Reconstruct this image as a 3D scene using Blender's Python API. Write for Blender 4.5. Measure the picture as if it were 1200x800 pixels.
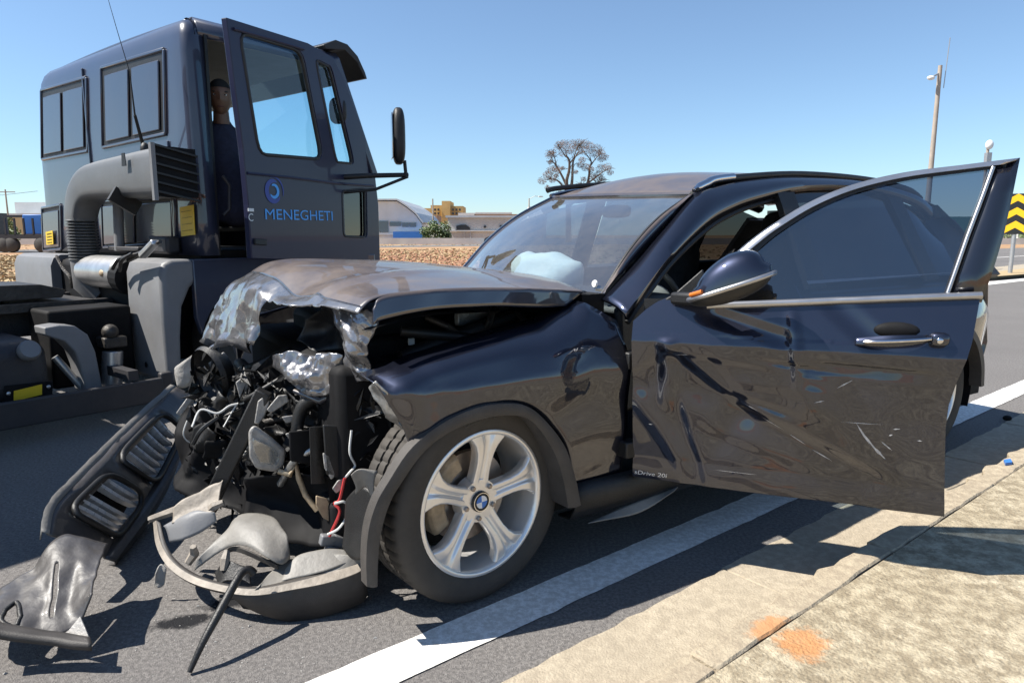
import bpy, bmesh, math, random
import numpy as np
from mathutils import Vector, Matrix, noise

# ------------------------------------------------------------------ camera, sky, sun, exposure
for o in list(bpy.data.objects): bpy.data.objects.remove(o)
scn = bpy.context.scene
COL = scn.collection
CAM_H = 1.17
PITCH = math.atan(125/800)
cam = bpy.data.cameras.new('camera'); camo = bpy.data.objects.new('camera', cam); COL.objects.link(camo)
cam.sensor_width = 36; cam.lens = 24; cam.clip_end = 3000; cam.clip_start = .02
camo.location = (0, 0, CAM_H); camo.rotation_euler = (math.pi/2 - PITCH, 0, 0)
scn.camera = camo
SUN_ANG, SUN_EL = math.radians(187), math.radians(52)
wd = bpy.data.worlds.new('World'); scn.world = wd; wd.use_nodes = True
nt = wd.node_tree; bg = nt.nodes['Background']
sky = nt.nodes.new('ShaderNodeTexSky'); sky.sky_type = 'NISHITA'; sky.sun_disc = False
sky.sun_elevation = SUN_EL; sky.sun_rotation = math.atan2(math.cos(SUN_ANG), math.sin(SUN_ANG))
sky.altitude = 16000; sky.air_density = 8.0; sky.dust_density = .0; sky.ozone_density = 3.0
nt.links.new(sky.outputs[0], bg.inputs[0]); bg.inputs[1].default_value = .081
sl = bpy.data.lights.new('sun', 'SUN'); slo = bpy.data.objects.new('sun', sl); COL.objects.link(slo)
sl.energy = 5.0; sl.angle = math.radians(.5); sl.color = (1, .95, .87)
sd_ = Vector((math.cos(SUN_ANG)*math.cos(SUN_EL), math.sin(SUN_ANG)*math.cos(SUN_EL), math.sin(SUN_EL)))
slo.rotation_euler = sd_.to_track_quat('Z', 'Y').to_euler(); slo.location = sd_*20
scn.view_settings.view_transform = 'Standard'; scn.view_settings.look = 'None'
scn.view_settings.exposure = .95; scn.view_settings.gamma = 1; scn.view_settings.use_curve_mapping = False

random.seed(7)
R = math.radians
# ------------------------------------------------------------------ survey helpers (where a sight line meets a real plane)
CF = np.array([0, math.cos(PITCH), -math.sin(PITCH)]); CU = np.array([0, math.sin(PITCH), math.cos(PITCH)])
C0 = np.array([0, 0, CAM_H])
def ray(u, v): return CF + np.array([1., 0, 0])*(u-600)/800 + CU*(400-v)/800
def gnd(u, v, z=0.):
    d = ray(u, v); return C0 + d*(z-CAM_H)/d[2]
def onpl(u, v, p0, n):
    d = ray(u, v); return C0 + d*np.dot(np.array(p0)-C0, n)/np.dot(d, n)

# ------------------------------------------------------------------ mesh helpers
class MB:
    def __init__(s): s.v = []; s.f = []
    def add(s, vs, fs):
        o = len(s.v); s.v += [tuple(map(float, p)) for p in vs]; s.f += [tuple(i+o for i in q) for q in fs]; return s
    def box(s, c, d, rot=None):
        c = Vector(c); hx, hy, hz = d[0]/2, d[1]/2, d[2]/2
        vs = [Vector((x*hx, y*hy, z*hz)) for x in (-1, 1) for y in (-1, 1) for z in (-1, 1)]
        if rot is not None: vs = [rot @ p for p in vs]
        return s.add([p+c for p in vs], [(0,1,3,2),(4,6,7,5),(0,4,5,1),(2,3,7,6),(0,2,6,4),(1,5,7,3)])
    def bar(s, a, b, w, h, up=(0,0,1)):
        a, b = Vector(a), Vector(b); x = (b-a).normalized(); u = Vector(up)
        y = u.cross(x)
        if y.length < 1e-4: y = Vector((0,1,0)).cross(x)
        y.normalize(); z = x.cross(y)
        vs = [p + y*sy*w/2 + z*sz*h/2 for p in (a, b) for sy in (-1, 1) for sz in (-1, 1)]
        return s.add(vs, [(0,1,3,2),(4,6,7,5),(0,4,5,1),(2,3,7,6),(0,2,6,4),(1,5,7,3)])
    def tube(s, pts, r, n=8, cap=True):
        pts = [Vector(p) for p in pts]; m = len(pts)
        rs = r if isinstance(r, (list, tuple)) else [r]*m
        up = Vector((0,0,1)); vs = []; pn = None
        for i, p in enumerate(pts):
            t = (pts[min(i+1, m-1)] - pts[max(i-1, 0)]).normalized()
            if pn is None:
                pn = up.cross(t)
                if pn.length < 1e-3: pn = Vector((1,0,0)).cross(t)
            pn = (pn - t*pn.dot(t)).normalized(); b = t.cross(pn)
            for k in range(n):
                a = 2*math.pi*k/n; vs.append(p + (pn*math.cos(a) + b*math.sin(a))*rs[i])
        fs = [(i*n+k, i*n+(k+1) % n, (i+1)*n+(k+1) % n, (i+1)*n+k) for i in range(m-1) for k in range(n)]
        if cap: fs += [tuple(range(n-1, -1, -1)), tuple((m-1)*n+k for k in range(n))]
        return s.add(vs, fs)
    def lathe(s, prof, n=48, axis='y', c=(0,0,0), close=False, rmod=None):
        c = Vector(c); m = len(prof); vs = []
        for k in range(n):
            a = 2*math.pi*k/n
            for j, (r, h) in enumerate(prof):
                rr = r if rmod is None else rmod(j, k, r)
                x, z = rr*math.cos(a), rr*math.sin(a)
                vs.append(c + (Vector((x, h, z)) if axis == 'y' else Vector((x, z, h)) if axis == 'z' else Vector((h, x, z))))
        fs = [(k*m+j, ((k+1) % n)*m+j, ((k+1) % n)*m+j+1, k*m+j+1) for k in range(n) for j in range(m-1)]
        return s.add(vs, fs)
    def prism(s, poly, fn, d0, d1):
        n = len(poly); vs = [fn(a, b, d0) for a, b in poly] + [fn(a, b, d1) for a, b in poly]
        fs = [tuple(range(n)), tuple(range(2*n-1, n-1, -1))] + [(i, n+i, n+(i+1) % n, (i+1) % n) for i in range(n)]
        return s.add(vs, fs)
    def grid(s, P):
        r, c = len(P), len(P[0]); vs = [p for row in P for p in row]
        return s.add(vs, [(i*c+j, i*c+j+1, (i+1)*c+j+1, (i+1)*c+j) for i in range(r-1) for j in range(c-1)])
    def sphere(s, c, rx, ry, rz, n=16, m=10, rot=None, e=1.0):
        vs = []; c = Vector(c)
        pw = lambda q: math.copysign(abs(q)**e, q)
        for i in range(m+1):
            t = math.pi*i/m
            for k in range(n):
                a = 2*math.pi*k/n
                p = Vector((rx*pw(math.sin(t)*math.cos(a)), ry*pw(math.sin(t)*math.sin(a)), rz*pw(math.cos(t))))
                if rot is not None: p = rot @ p
                vs.append(c+p)
        return s.add(vs, [(i*n+k, (i+1)*n+k, (i+1)*n+(k+1) % n, i*n+(k+1) % n) for i in range(m) for k in range(n)])
    def build(s, name, mat, parent=None, smooth=False, bevel=0, solid=0, sub=0, seg=2, off=-1, ang=35, weld=True):
        me = bpy.data.meshes.new(name); me.from_pydata(s.v, [], s.f)
        bm = bmesh.new(); bm.from_mesh(me)
        if weld: bmesh.ops.remove_doubles(bm, verts=bm.verts, dist=1e-5)
        bmesh.ops.recalc_face_normals(bm, faces=bm.faces)
        bm.to_mesh(me); bm.free()
        o = bpy.data.objects.new(name, me); COL.objects.link(o)
        mats = mat if isinstance(mat, (list, tuple)) else [mat]
        for m_ in mats: me.materials.append(m_)
        if parent is not None: o.parent = parent
        if solid: md = o.modifiers.new('s', 'SOLIDIFY'); md.thickness = solid; md.offset = off
        if bevel:
            md = o.modifiers.new('b', 'BEVEL'); md.width = bevel; md.segments = seg; md.limit_method = 'ANGLE'; md.angle_limit = R(ang)
        if sub: md = o.modifiers.new('d', 'SUBSURF'); md.levels = md.render_levels = sub
        if smooth or bevel:
            for p in me.polygons: p.use_smooth = True
            if not sub:
                for e in range(1): me.set_sharp_from_angle(angle=R(50 if smooth is True else smooth if smooth else 40))
        return o
def tag(o, label, cat, group=None):
    o['label'] = label; o['category'] = cat
    if group: o['group'] = group
    return o
def struct(o): o['kind'] = 'structure'; return o
def empty(name, loc, rz=0):
    e = bpy.data.objects.new(name, None); COL.objects.link(e); e.location = loc; e.rotation_euler = (0, 0, rz); e.empty_display_size = .2; return e
def cr(P, n):
    """Catmull-Rom through the control points, n samples in all"""
    P = np.array(P, float); m = len(P)
    if m == 2: return np.array([P[0] + (P[1]-P[0])*t for t in np.linspace(0, 1, n)])
    E_ = np.vstack([2*P[0]-P[1], P, 2*P[-1]-P[-2]]); out = []
    for t in np.linspace(0, m-1, n):
        i = min(int(t), m-2); x = t-i; a, b, c, d = E_[i], E_[i+1], E_[i+2], E_[i+3]
        out.append(.5*((2*b) + (c-a)*x + (2*a-5*b+4*c-d)*x*x + (3*b-a-3*c+d)*x**3))
    return np.array(out)
def sgrid(ctrl, nu, nv):
    rows = [cr(r, nv) for r in ctrl]
    return np.transpose(np.array([cr(np.array([r[j] for r in rows]), nu) for j in range(nv)]), (1, 0, 2))
def ruled(A, B, n, m, lin=False):
    a = np.array(A, float); b = np.array(B, float)
    if not lin: a = cr(a, n); b = cr(b, n)
    return np.array([a + (b-a)*t for t in np.linspace(0, 1, m)])
def folds(p, seed, f):
    rg = random.Random(seed*77+5); v = 0
    w = noise.noise_vector(p*f*.45+Vector((seed, 2*seed, 0)))
    for k, a in enumerate((1, .75, .5, .35)):
        d = Vector((rg.gauss(0,1), rg.gauss(0,1), rg.gauss(0,1))).normalized()
        t = (p.dot(d)*f*(.45+.35*k) + w[k % 3]*.55 + rg.random()) % 1
        v += a*(abs(t*2-1)*2-1)
    return v*.5
def crumple(G, amp, scale, nrm=None, seed=0, sharp=True):
    G = np.array(G); out = G.copy()
    for i in range(G.shape[0]):
        for j in range(G.shape[1]):
            p = Vector(G[i, j])*scale + Vector((seed*3.1, seed*1.7, seed))
            if sharp:
                v = noise.noise_vector(p)
                k = folds(Vector(G[i, j]), seed, scale*.55)
                w = amp[i, j] if hasattr(amp, 'shape') else amp
                out[i, j] = G[i, j] + w*(np.array(v)*.45 + 1.1*k*(np.array(nrm) if nrm is not None else 0))
            else:
                w = amp[i, j] if hasattr(amp, 'shape') else amp
                out[i, j] = G[i, j] + w*np.array(noise.noise_vector(p))
    return out

# ------------------------------------------------------------------ materials
def mat(name, col, rough=.5, metal=0, coat=0, var=.0, vscale=8, bump=0, bscale=60, dust=0, dustcol=(.30,.24,.18), dscale=4, spec=.5, col2=None, transmission=0, alpha=1, emit=None, topdust=False, coat_ior=1.5):
    m = bpy.data.materials.new(name); m.use_nodes = True; t = m.node_tree; b = t.nodes['Principled BSDF']
    N = lambda k: t.nodes.new('ShaderNode'+k); L = t.links.new
    b.inputs['Roughness'].default_value = rough; b.inputs['Metallic'].default_value = metal
    b.inputs['Coat Weight'].default_value = coat; b.inputs['Coat Roughness'].default_value = .03; b.inputs['Coat IOR'].default_value = coat_ior
    b.inputs['Specular IOR Level'].default_value = spec
    b.inputs['Base Color'].default_value = (*col, 1)
    if transmission: b.inputs['Transmission Weight'].default_value = transmission
    if alpha < 1: b.inputs['Alpha'].default_value = alpha
    tc = N('TexCoord'); src = tc.outputs['Object']
    last = None
    if var or col2:
        n = N('TexNoise'); n.inputs['Scale'].default_value = vscale; n.inputs['Detail'].default_value = 6; n.inputs['Roughness'].default_value = .65; L(src, n.inputs['Vector'])
        r = N('ValToRGB'); L(n.outputs[0], r.inputs[0])
        c2 = col2 or tuple(min(1, c*(1+var)) for c in col); c1 = col if col2 else tuple(c*(1-var) for c in col)
        r.color_ramp.elements[0].position = .32; r.color_ramp.elements[1].position = .68
        r.color_ramp.elements[0].color = (*c1, 1); r.color_ramp.elements[1].color = (*c2, 1); last = r.outputs[0]
    if dust:
        n = N('TexNoise'); n.inputs['Scale'].default_value = dscale; n.inputs['Detail'].default_value = 8; n.inputs['Roughness'].default_value = .7; L(src, n.inputs['Vector'])
        mr = N('MapRange'); mr.inputs[1].default_value = .35; mr.inputs[2].default_value = .75; mr.inputs[3].default_value = dust*.45; mr.inputs[4].default_value = dust; L(n.outputs[0], mr.inputs[0])
        fac = mr.outputs[0]
        if topdust:
            g = N('NewGeometry'); sx = N('SeparateXYZ'); L(g.outputs['Normal'], sx.inputs[0])
            m2 = N('MapRange'); m2.inputs[1].default_value = .25; m2.inputs[2].default_value = .85; L(sx.outputs[2], m2.inputs[0])
            mm = N('Math'); mm.operation = 'MULTIPLY'; L(fac, mm.inputs[0]); L(m2.outputs[0], mm.inputs[1]); fac = mm.outputs[0]
        mx = N('MixRGB'); L(fac, mx.inputs[0])
        if last: L(last, mx.inputs[1])
        else: mx.inputs[1].default_value = (*col, 1)
        mx.inputs[2].default_value = (*dustcol, 1); last = mx.outputs[0]
        mr2 = N('MapRange'); mr2.inputs[1].default_value = 0; mr2.inputs[2].default_value = 1; mr2.inputs[3].default_value = rough; mr2.inputs[4].default_value = .75; L(fac, mr2.inputs[0]); L(mr2.outputs[0], b.inputs['Roughness'])
        if coat:
            mr3 = N('MapRange'); mr3.inputs[1].default_value = 0; mr3.inputs[2].default_value = .8; mr3.inputs[3].default_value = coat; mr3.inputs[4].default_value = 0; L(fac, mr3.inputs[0]); L(mr3.outputs[0], b.inputs['Coat Weight'])
    if last: L(last, b.inputs['Base Color'])
    if bump:
        n = N('TexNoise'); n.inputs['Scale'].default_value = bscale; n.inputs['Detail'].default_value = 6; L(src, n.inputs['Vector'])
        bp = N('Bump'); bp.inputs['Strength'].default_value = bump; bp.inputs['Distance'].default_value = .02; L(n.outputs[0], bp.inputs['Height']); L(bp.outputs[0], b.inputs['Normal'])
    if emit: b.inputs['Emission Color'].default_value = (*emit, 1); b.inputs['Emission Strength'].default_value = 1
    return m
M = {}
M['paint'] = mat('car_paint', (.013,.018,.038), .42, .9, coat=1, dust=.035, dscale=6, coat_ior=1.72)
M['bumper'] = mat('scuffed_bumper_skin', (.022,.022,.026), .38, coat=.5, dust=.42, dustcol=(.13,.115,.10), dscale=9, bump=.15, bscale=30)
M['hood_paint'] = mat('dusty_hood_paint', (.012,.013,.022), .3, coat=1, dust=.62, dustcol=(.23,.175,.135), dscale=5, topdust=True, coat_ior=1.8)
M['torn_paint'] = mat('torn_paint', (.05,.055,.07), .14, .45, coat=1, dust=.40, dustcol=(.42,.40,.38), dscale=16, bump=.2, bscale=26, coat_ior=2.3)
M['bare'] = mat('bare_metal', (.38,.38,.37), .42, .8, var=.35, vscale=18, bump=.3, bscale=40)
M['trim'] = mat('black_plastic', (.010,.010,.0105), .5, var=.3, vscale=20, bump=.15, bscale=220)
M['flare'] = mat('grey_arch_plastic', (.050,.045,.041), .6, var=.25, vscale=12, bump=.15, bscale=260)
M['blk'] = mat('dull_shade_black', (.006,.006,.007), .7, var=.4, vscale=15, spec=.2)  # dull black parts; in cavities and recesses it paints in the shade
M['rubber'] = mat('tyre_rubber', (.012,.0115,.011), .7, dust=.35, dustcol=(.14,.12,.10), dscale=9, bump=.1, bscale=150)
M['rim'] = mat('alloy_rim', (.86,.85,.83), .28, .65, coat=.5, dust=.16, dustcol=(.22,.17,.13), dscale=7)
M['disc'] = mat('brake_steel', (.35,.3,.26), .4, .9, var=.3)
M['caliper'] = mat('caliper_cast', (.34,.26,.17), .6, .2, var=.3, vscale=25)
M['chrome'] = mat('chrome', (.62,.62,.63), .12, 1)
M['satin'] = mat('satin_trim', (.42,.42,.43), .3, .85, var=.15)
M['white_bmw'] = mat('badge_white', (.75,.75,.75), .3); M['blue_bmw'] = mat('badge_blue', (.03,.16,.5), .3)
M['letter'] = mat('badge_silver', (.7,.72,.75), .25, .3)
M['glass'] = mat('windscreen_glass', (.9,.97,.97), .0, transmission=1)
M['grille'] = mat('grille_slat', (.58,.58,.58), .35, .2, var=.2, dust=.2)
M['fabric'] = mat('seat_cloth', (.018,.018,.02), .9, var=.3, vscale=30, bump=.2)
M['airbag'] = mat('airbag_nylon', (.75,.75,.72), .85, var=.06, bump=.35, bscale=14)
M['headliner'] = mat('headliner', (.25,.24,.22), .95, var=.08)
M['greyplastic'] = mat('dusty_tray_plastic', (.14,.14,.135), .5, var=.2, vscale=9, dust=.35, dustcol=(.34,.30,.25), dscale=5, bump=.12, bscale=60)
M['lightbits'] = mat('broken_lamp_plastic', (.29,.28,.265), .45, var=.25, vscale=20, bump=.3, bscale=50)
M['orange'] = mat('amber_lens', (.6,.16,.02), .2, coat=1)
M['wire_r'] = mat('wire_red', (.4,.03,.03), .5); M['wire_w'] = mat('wire_white', (.6,.6,.58), .5); M['wire_k'] = mat('wire_black', (.012,.012,.012), .5)
M['truck'] = mat('truck_paint', (.014,.022,.052), .34, coat=.8, coat_ior=1.6, spec=.35, dust=.12, dustcol=(.2,.18,.15), dscale=3, bump=.02, bscale=4)
M['truckshade'] = mat('shaded_truck_paint', (.008,.012,.045), .35, coat=.35, coat_ior=1.4, spec=.25, dust=.08, dustcol=(.2,.18,.15), dscale=3, bump=.02, bscale=3)  # same paint as the cab, darkened for the door's shaded side
M['gloss'] = mat('gloss_black', (.007,.008,.013), .15, coat=1)
M['truckgrey'] = mat('grey_guard_plastic', (.145,.153,.168), .5, var=.12, vscale=5, dust=.25, dustcol=(.27,.24,.2), dscale=4, bump=.06, bscale=120)
M['duct'] = mat('duct_plastic', (.10,.11,.12), .45, var=.12, vscale=5, dust=.25, dustcol=(.2,.18,.16), dscale=4, bump=.06, bscale=120)
M['frame'] = mat('chassis_steel', (.018,.021,.030), .5, .2, dust=.3, dustcol=(.12,.10,.08), dscale=6, bump=.15, bscale=50)
M['grease'] = mat('greasy_steel', (.05,.045,.04), .5, .3, var=.4, vscale=14, bump=.3, bscale=50)
M['tankmetal'] = mat('tank_aluminium', (.5,.5,.5), .35, .8, var=.2, vscale=7)
M['yellow'] = mat('yellow_label', (.72,.48,.02), .5, var=.08, vscale=10)
M['ink'] = mat('label_ink', (.05,.04,.02), .6)
M['logo'] = mat('logo_blue', (.05,.36,.85), .4); M['logo2'] = mat('logo_dark_blue', (.01,.04,.28), .4)
M['white'] = mat('white_plastic', (.75,.75,.73), .5, var=.08)
M['skin'] = mat('skin', (.16,.085,.055), .5, var=.1); M['hair'] = mat('hair', (.012,.01,.009), .8)
M['shirt'] = mat('navy_shirt', (.016,.02,.045), .85, var=.25, vscale=20, bump=.3, bscale=40)
M['jeans'] = mat('dark_trousers', (.02,.022,.03), .9, var=.2)
M['eye'] = mat('eye_white', (.6,.58,.55), .3); M['lip'] = mat('lip', (.13,.055,.045), .5)
M['glass_dark'] = None

def glassmat(name, tint, mixv, rough=.0, dust=0, spec=1.5):
    """thin pane: tinted see-through plus mirror reflection by angle"""
    m = bpy.data.materials.new(name); m.use_nodes = True; t = m.node_tree
    for n in list(t.nodes): t.nodes.remove(n)
    N = lambda k: t.nodes.new('ShaderNode'+k); L = t.links.new
    out = N('OutputMaterial'); tr = N('BsdfTransparent'); tr.inputs[0].default_value = (*tint, 1)
    gl = N('BsdfGlossy'); gl.inputs['Roughness'].default_value = rough; gl.inputs[0].default_value = (1,1,1,1)
    mx = N('MixShader'); ge = N('NewGeometry'); dp = N('VectorMath'); dp.operation = 'DOT_PRODUCT'; L(ge.outputs['Normal'], dp.inputs[0]); L(ge.outputs['Incoming'], dp.inputs[1])
    ab_ = N('Math'); ab_.operation = 'ABSOLUTE'; L(dp.outputs['Value'], ab_.inputs[0]); om = N('Math'); om.operation = 'SUBTRACT'; om.inputs[0].default_value = 1; L(ab_.outputs[0], om.inputs[1])
    pw = N('Math'); pw.operation = 'POWER'; pw.inputs[1].default_value = 4.5; L(om.outputs[0], pw.inputs[0]); fr = N('Math'); fr.operation = 'MULTIPLY_ADD'; fr.inputs[1].default_value = .92; fr.inputs[2].default_value = .05; L(pw.outputs[0], fr.inputs[0])
    mth = N('Math'); mth.operation = 'MULTIPLY_ADD'; mth.inputs[1].default_value = 1; mth.inputs[2].default_value = mixv; L(fr.outputs[0], mth.inputs[0]); mth.use_clamp = True
    L(mth.outputs[0], mx.inputs[0]); L(tr.outputs[0], mx.inputs[1]); L(gl.outputs[0], mx.inputs[2]); last = mx.outputs[0]
    if dust:
        tc = N('TexCoord'); n = N('TexNoise'); n.inputs['Scale'].default_value = 7; n.inputs['Detail'].default_value = 10; n.inputs['Roughness'].default_value = .7; L(tc.outputs['Object'], n.inputs['Vector'])
        mr = N('MapRange'); mr.inputs[1].default_value = .35; mr.inputs[2].default_value = .8; mr.inputs[3].default_value = dust*.35; mr.inputs[4].default_value = dust; L(n.outputs[0], mr.inputs[0])
        df = N('BsdfDiffuse'); df.inputs[0].default_value = (.5,.46,.4,1); m2 = N('MixShader'); L(mr.outputs[0], m2.inputs[0]); L(last, m2.inputs[1]); L(df.outputs[0], m2.inputs[2]); last = m2.outputs[0]
    L(last, out.inputs[0]); return m
M['screen'] = glassmat('windscreen_glass_dusty', (.72,.85,.90), .20, dust=.12)
M['tint'] = glassmat('tinted_side_glass', (.17,.21,.27), .09, dust=.008)
M['tint2'] = glassmat('dark_rear_glass', (.05,.055,.06), .03)
M['cabglass'] = glassmat('cab_door_glass', (.60,.86,.93), .02, dust=.01)
M['cabfront'] = glassmat('cab_front_glass', (.88,.96,.98), .02)
M['lens'] = glassmat('lamp_lens', (.85,.88,.9), .1, dust=.2)

# ------------------------------------------------------------------ ground and road
RA = R(38.9); RX, RY = math.cos(RA), math.sin(RA)
def rd(r, q, z=0):           # r along the road, q across it (towards the footpath)
    return (r*RX + q*RY, r*RY - q*RX, z)
def ground_mat(name, c1, c2, c3, s1=.6, s2=30, bump=.4, bscale=180, rough=.9, blot=None, cracks=0):
    m = bpy.data.materials.new(name); m.use_nodes = True; t = m.node_tree; b = t.nodes['Principled BSDF']
    N = lambda k: t.nodes.new('ShaderNode'+k); L = t.links.new
    tc = N('TexCoord'); b.inputs['Roughness'].default_value = rough; b.inputs['Specular IOR Level'].default_value = .25
    n1 = N('TexNoise'); n1.inputs['Scale'].default_value = s1; n1.inputs['Detail'].default_value = 8; n1.inputs['Roughness'].default_value = .6; L(tc.outputs['Object'], n1.inputs['Vector'])
    n2 = N('TexNoise'); n2.inputs['Scale'].default_value = s2; n2.inputs['Detail'].default_value = 5; n2.inputs['Roughness'].default_value = .75; L(tc.outputs['Object'], n2.inputs['Vector'])
    r1 = N('ValToRGB'); L(n1.outputs[0], r1.inputs[0]); r1.color_ramp.elements[0].position = .35; r1.color_ramp.elements[1].position = .65
    r1.color_ramp.elements[0].color = (*c1, 1); r1.color_ramp.elements[1].color = (*c2, 1)
    r2 = N('ValToRGB'); L(n2.outputs[0], r2.inputs[0]); r2.color_ramp.elements[0].position = .42; r2.color_ramp.elements[1].position = .62
    r2.color_ramp.elements[0].color = (1,1,1,1); r2.color_ramp.elements[1].color = (0,0,0,1)
    mx = N('MixRGB'); L(r2.outputs[0], mx.inputs[0]); L(r1.outputs[0], mx.inputs[1]); mx.inputs[2].default_value = (*c3, 1)
    mx.inputs[0].default_value = .5; last = mx.outputs[0]
    if blot:
        # stains with a place and shape of their own
        for (x, y, rx, ry, an, col, st) in blot:
            mp = N('Mapping'); mp.vector_type = 'TEXTURE'; mp.inputs['Location'].default_value = (x, y, 0); mp.inputs['Rotation'].default_value = (0, 0, an); mp.inputs['Scale'].default_value = (rx, ry, 1)
            L(tc.outputs['Object'], mp.inputs['Vector'])
            vm = N('VectorMath'); vm.operation = 'LENGTH'; sx = N('VectorMath'); sx.operation = 'MULTIPLY'; sx.inputs[1].default_value = (1,1,0)
            L(mp.outputs[0], sx.inputs[0]); L(sx.outputs[0], vm.inputs[0])
            nn = N('TexNoise'); nn.inputs['Scale'].default_value = 22; nn.inputs['Detail'].default_value = 8; nn.inputs['Roughness'].default_value = .8; L(tc.outputs['Object'], nn.inputs['Vector'])
            ad = N('Math'); ad.operation = 'MULTIPLY_ADD'; ad.inputs[1].default_value = 1.6; L(nn.outputs[0], ad.inputs[0]); L(vm.outputs['Value'], ad.inputs[2])
            mr = N('MapRange'); mr.inputs[1].default_value = 1.55; mr.inputs[2].default_value = 1.25; mr.inputs[3].default_value = 0; mr.inputs[4].default_value = st; L(ad.outputs[0], mr.inputs[0])
            mb = N('MixRGB'); L(mr.outputs[0], mb.inputs[0]); L(last, mb.inputs[1]); mb.inputs[2].default_value = (*col, 1); last = mb.outputs[0]
    L(last, b.inputs['Base Color'])
    n3 = N('TexNoise'); n3.inputs['Scale'].default_value = bscale; n3.inputs['Detail'].default_value = 4; L(tc.outputs['Object'], n3.inputs['Vector'])
    n4 = N('TexNoise'); n4.inputs['Scale'].default_value = bscale*.2; n4.inputs['Detail'].default_value = 4; L(tc.outputs['Object'], n4.inputs['Vector'])
    aa = N('Math'); aa.operation = 'ADD'; L(n3.outputs[0], aa.inputs[0]); L(n4.outputs[0], aa.inputs[1])
    bp = N('Bump'); bp.inputs['Strength'].default_value = bump; bp.inputs['Distance'].default_value = .01; L(aa.outputs[0], bp.inputs['Height']); L(bp.outputs[0], b.inputs['Normal'])
    return m
st1 = gnd(215, 728); st2 = gnd(270, 705); o1 = gnd(905, 735, .12); o2 = gnd(930, 740, .12)
M['asphalt'] = ground_mat('asphalt', (.185,.173,.164), (.23,.217,.205), (.115,.108,.104), .9, 80, .6, 260,
    blot=[(st1[0], st1[1], .15, .06, R(18), (.012,.012,.014), 1), (st2[0]-.0, st2[1], .14, .06, R(25), (.012,.012,.014), 1)])
M['line'] = ground_mat('road_paint', (.78,.77,.74), (.84,.83,.80), (.58,.56,.52), 3, 45, .4, 260)
M['gutter'] = ground_mat('gutter_concrete', (.36,.31,.235), (.43,.37,.28), (.31,.265,.20), 2.2, 26, .4, 140)
M['kerb'] = ground_mat('kerb_concrete', (.36,.305,.22), (.43,.365,.265), (.29,.24,.175), 3, 30, .4, 140,
    blot=[(o1[0], o1[1], .13, .07, RA, (.46,.21,.08), .75)])
M['walk'] = ground_mat('footpath_concrete', (.37,.315,.22), (.47,.41,.30), (.23,.19,.13), 3.5, 17, .7, 110,
    blot=[(o2[0], o2[1]-.05, .12, .10, RA, (.46,.21,.08), .8)])
M['dirt'] = ground_mat('dry_field', (.35,.235,.125), (.42,.31,.17), (.31,.17,.095), .06, .45, .6, 6)
M['farroad'] = ground_mat('far_asphalt', (.17,.165,.16), (.2,.195,.19), (.15,.145,.14), .3, 20, .2, 40)
def sheet(name, pts, z, m, nsub=0):
    return struct(MB().add([(p[0], p[1], z) for p in pts], [tuple(range(len(pts)))]).build(name, m))
sheet('ground', [(-900,-600), (900,-600), (900,1500), (-900,1500)], -.03, M['dirt'])
sheet('road', [rd(-60,-1.29), rd(34,-1.29), rd(34,-6), rd(160,-6), rd(160,-19.5), rd(-90,-19.5)], 0, M['asphalt'])
sheet('far_road', [rd(-200,-52), rd(160,-62), rd(160,-72), rd(-200,-62)], -.015, M['farroad'])
sheet('side_road', [rd(34,-3.5), rd(40,60), rd(52,60), rd(160,-1), rd(160,-5.4), rd(36,-5.4)], -.008, M['farroad'])
rl = random.Random(2); L0, L1 = [], []
for k in range(620):
    r = -6+k*.05 if k < 600 else 24+(k-600)*.46; w_ = .002 if rl.random() < .93 else .007
    L0.append(rd(r, -1.62+rl.uniform(-w_, w_), .004)); L1.append(rd(r, -1.465+rl.uniform(-w_, w_), .004))
struct(MB().grid([L0, L1]).build('edge_line', M['line']))
struct(MB().add([rd(-60,-12.0,.004), rd(90,-12.0,.004), rd(90,-11.85,.004), rd(-60,-11.85,.004)], [(0,1,2,3)]).build('lane_line', M['line']))
fp = struct(MB().add([rd(-60,-.868,.12), rd(30,-.868,.12), rd(30,2.2,.12), rd(-60,2.2,.12)], [(0,1,2,3)]).build('footpath', M['walk']))
# verge behind the footpath
sheet('verge', [rd(-60,2.2), rd(30,2.2), rd(30,40), rd(-60,40)], .10, M['dirt'])
gut = struct(MB().add([rd(-60,-1.31,-.02), rd(30,-1.31,-.02), rd(30,-.85,-.02), rd(-60,-.85,-.02)], [(0,1,2,3)]).build('gutter', M['gutter']))
kerb = struct(MB().add([rd(-60,-.96,-.015), rd(30,-.96,-.015), rd(30,-.86,-.015), rd(-60,-.86,-.015)], [(0,1,2,3)]).build('kerb', M['kerb']))
def strip_block(a, b, q0, q1, z0, z1, name, m, par, seed):
    rng = random.Random(seed); n = max(2, int((b-a)/.06)); top = []
    for k in range(n+1):
        r = a + (b-a)*k/n
        e0 = rng.uniform(-.009,.007)-(.018 if rng.random() < .04 else 0); e1 = rng.uniform(-.004,.004)
        top.append((rd(r, q0+e0, z1+rng.uniform(-.002,.002)), rd(r, q1+e1, z1+rng.uniform(-.002,.002)), rd(r, q0+e0, z0), rd(r, q1+e1, z0)))
    mb = MB(); vs = [p for t in top for p in t]; fs = []
    for k in range(n):
        i, j = 4*k, 4*k+4
        fs += [(i, j, j+1, i+1), (i, i+2, j+2, j), (i+1, j+1, j+3, i+3)]
    fs += [(0,1,3,2), (4*n, 4*n+2, 4*n+3, 4*n+1)]
    return mb.add(vs, fs).build(name, m, par, bevel=.006, seg=1)
r = -6.0; i = 0
jr = 0.88*RX*.0
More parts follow.
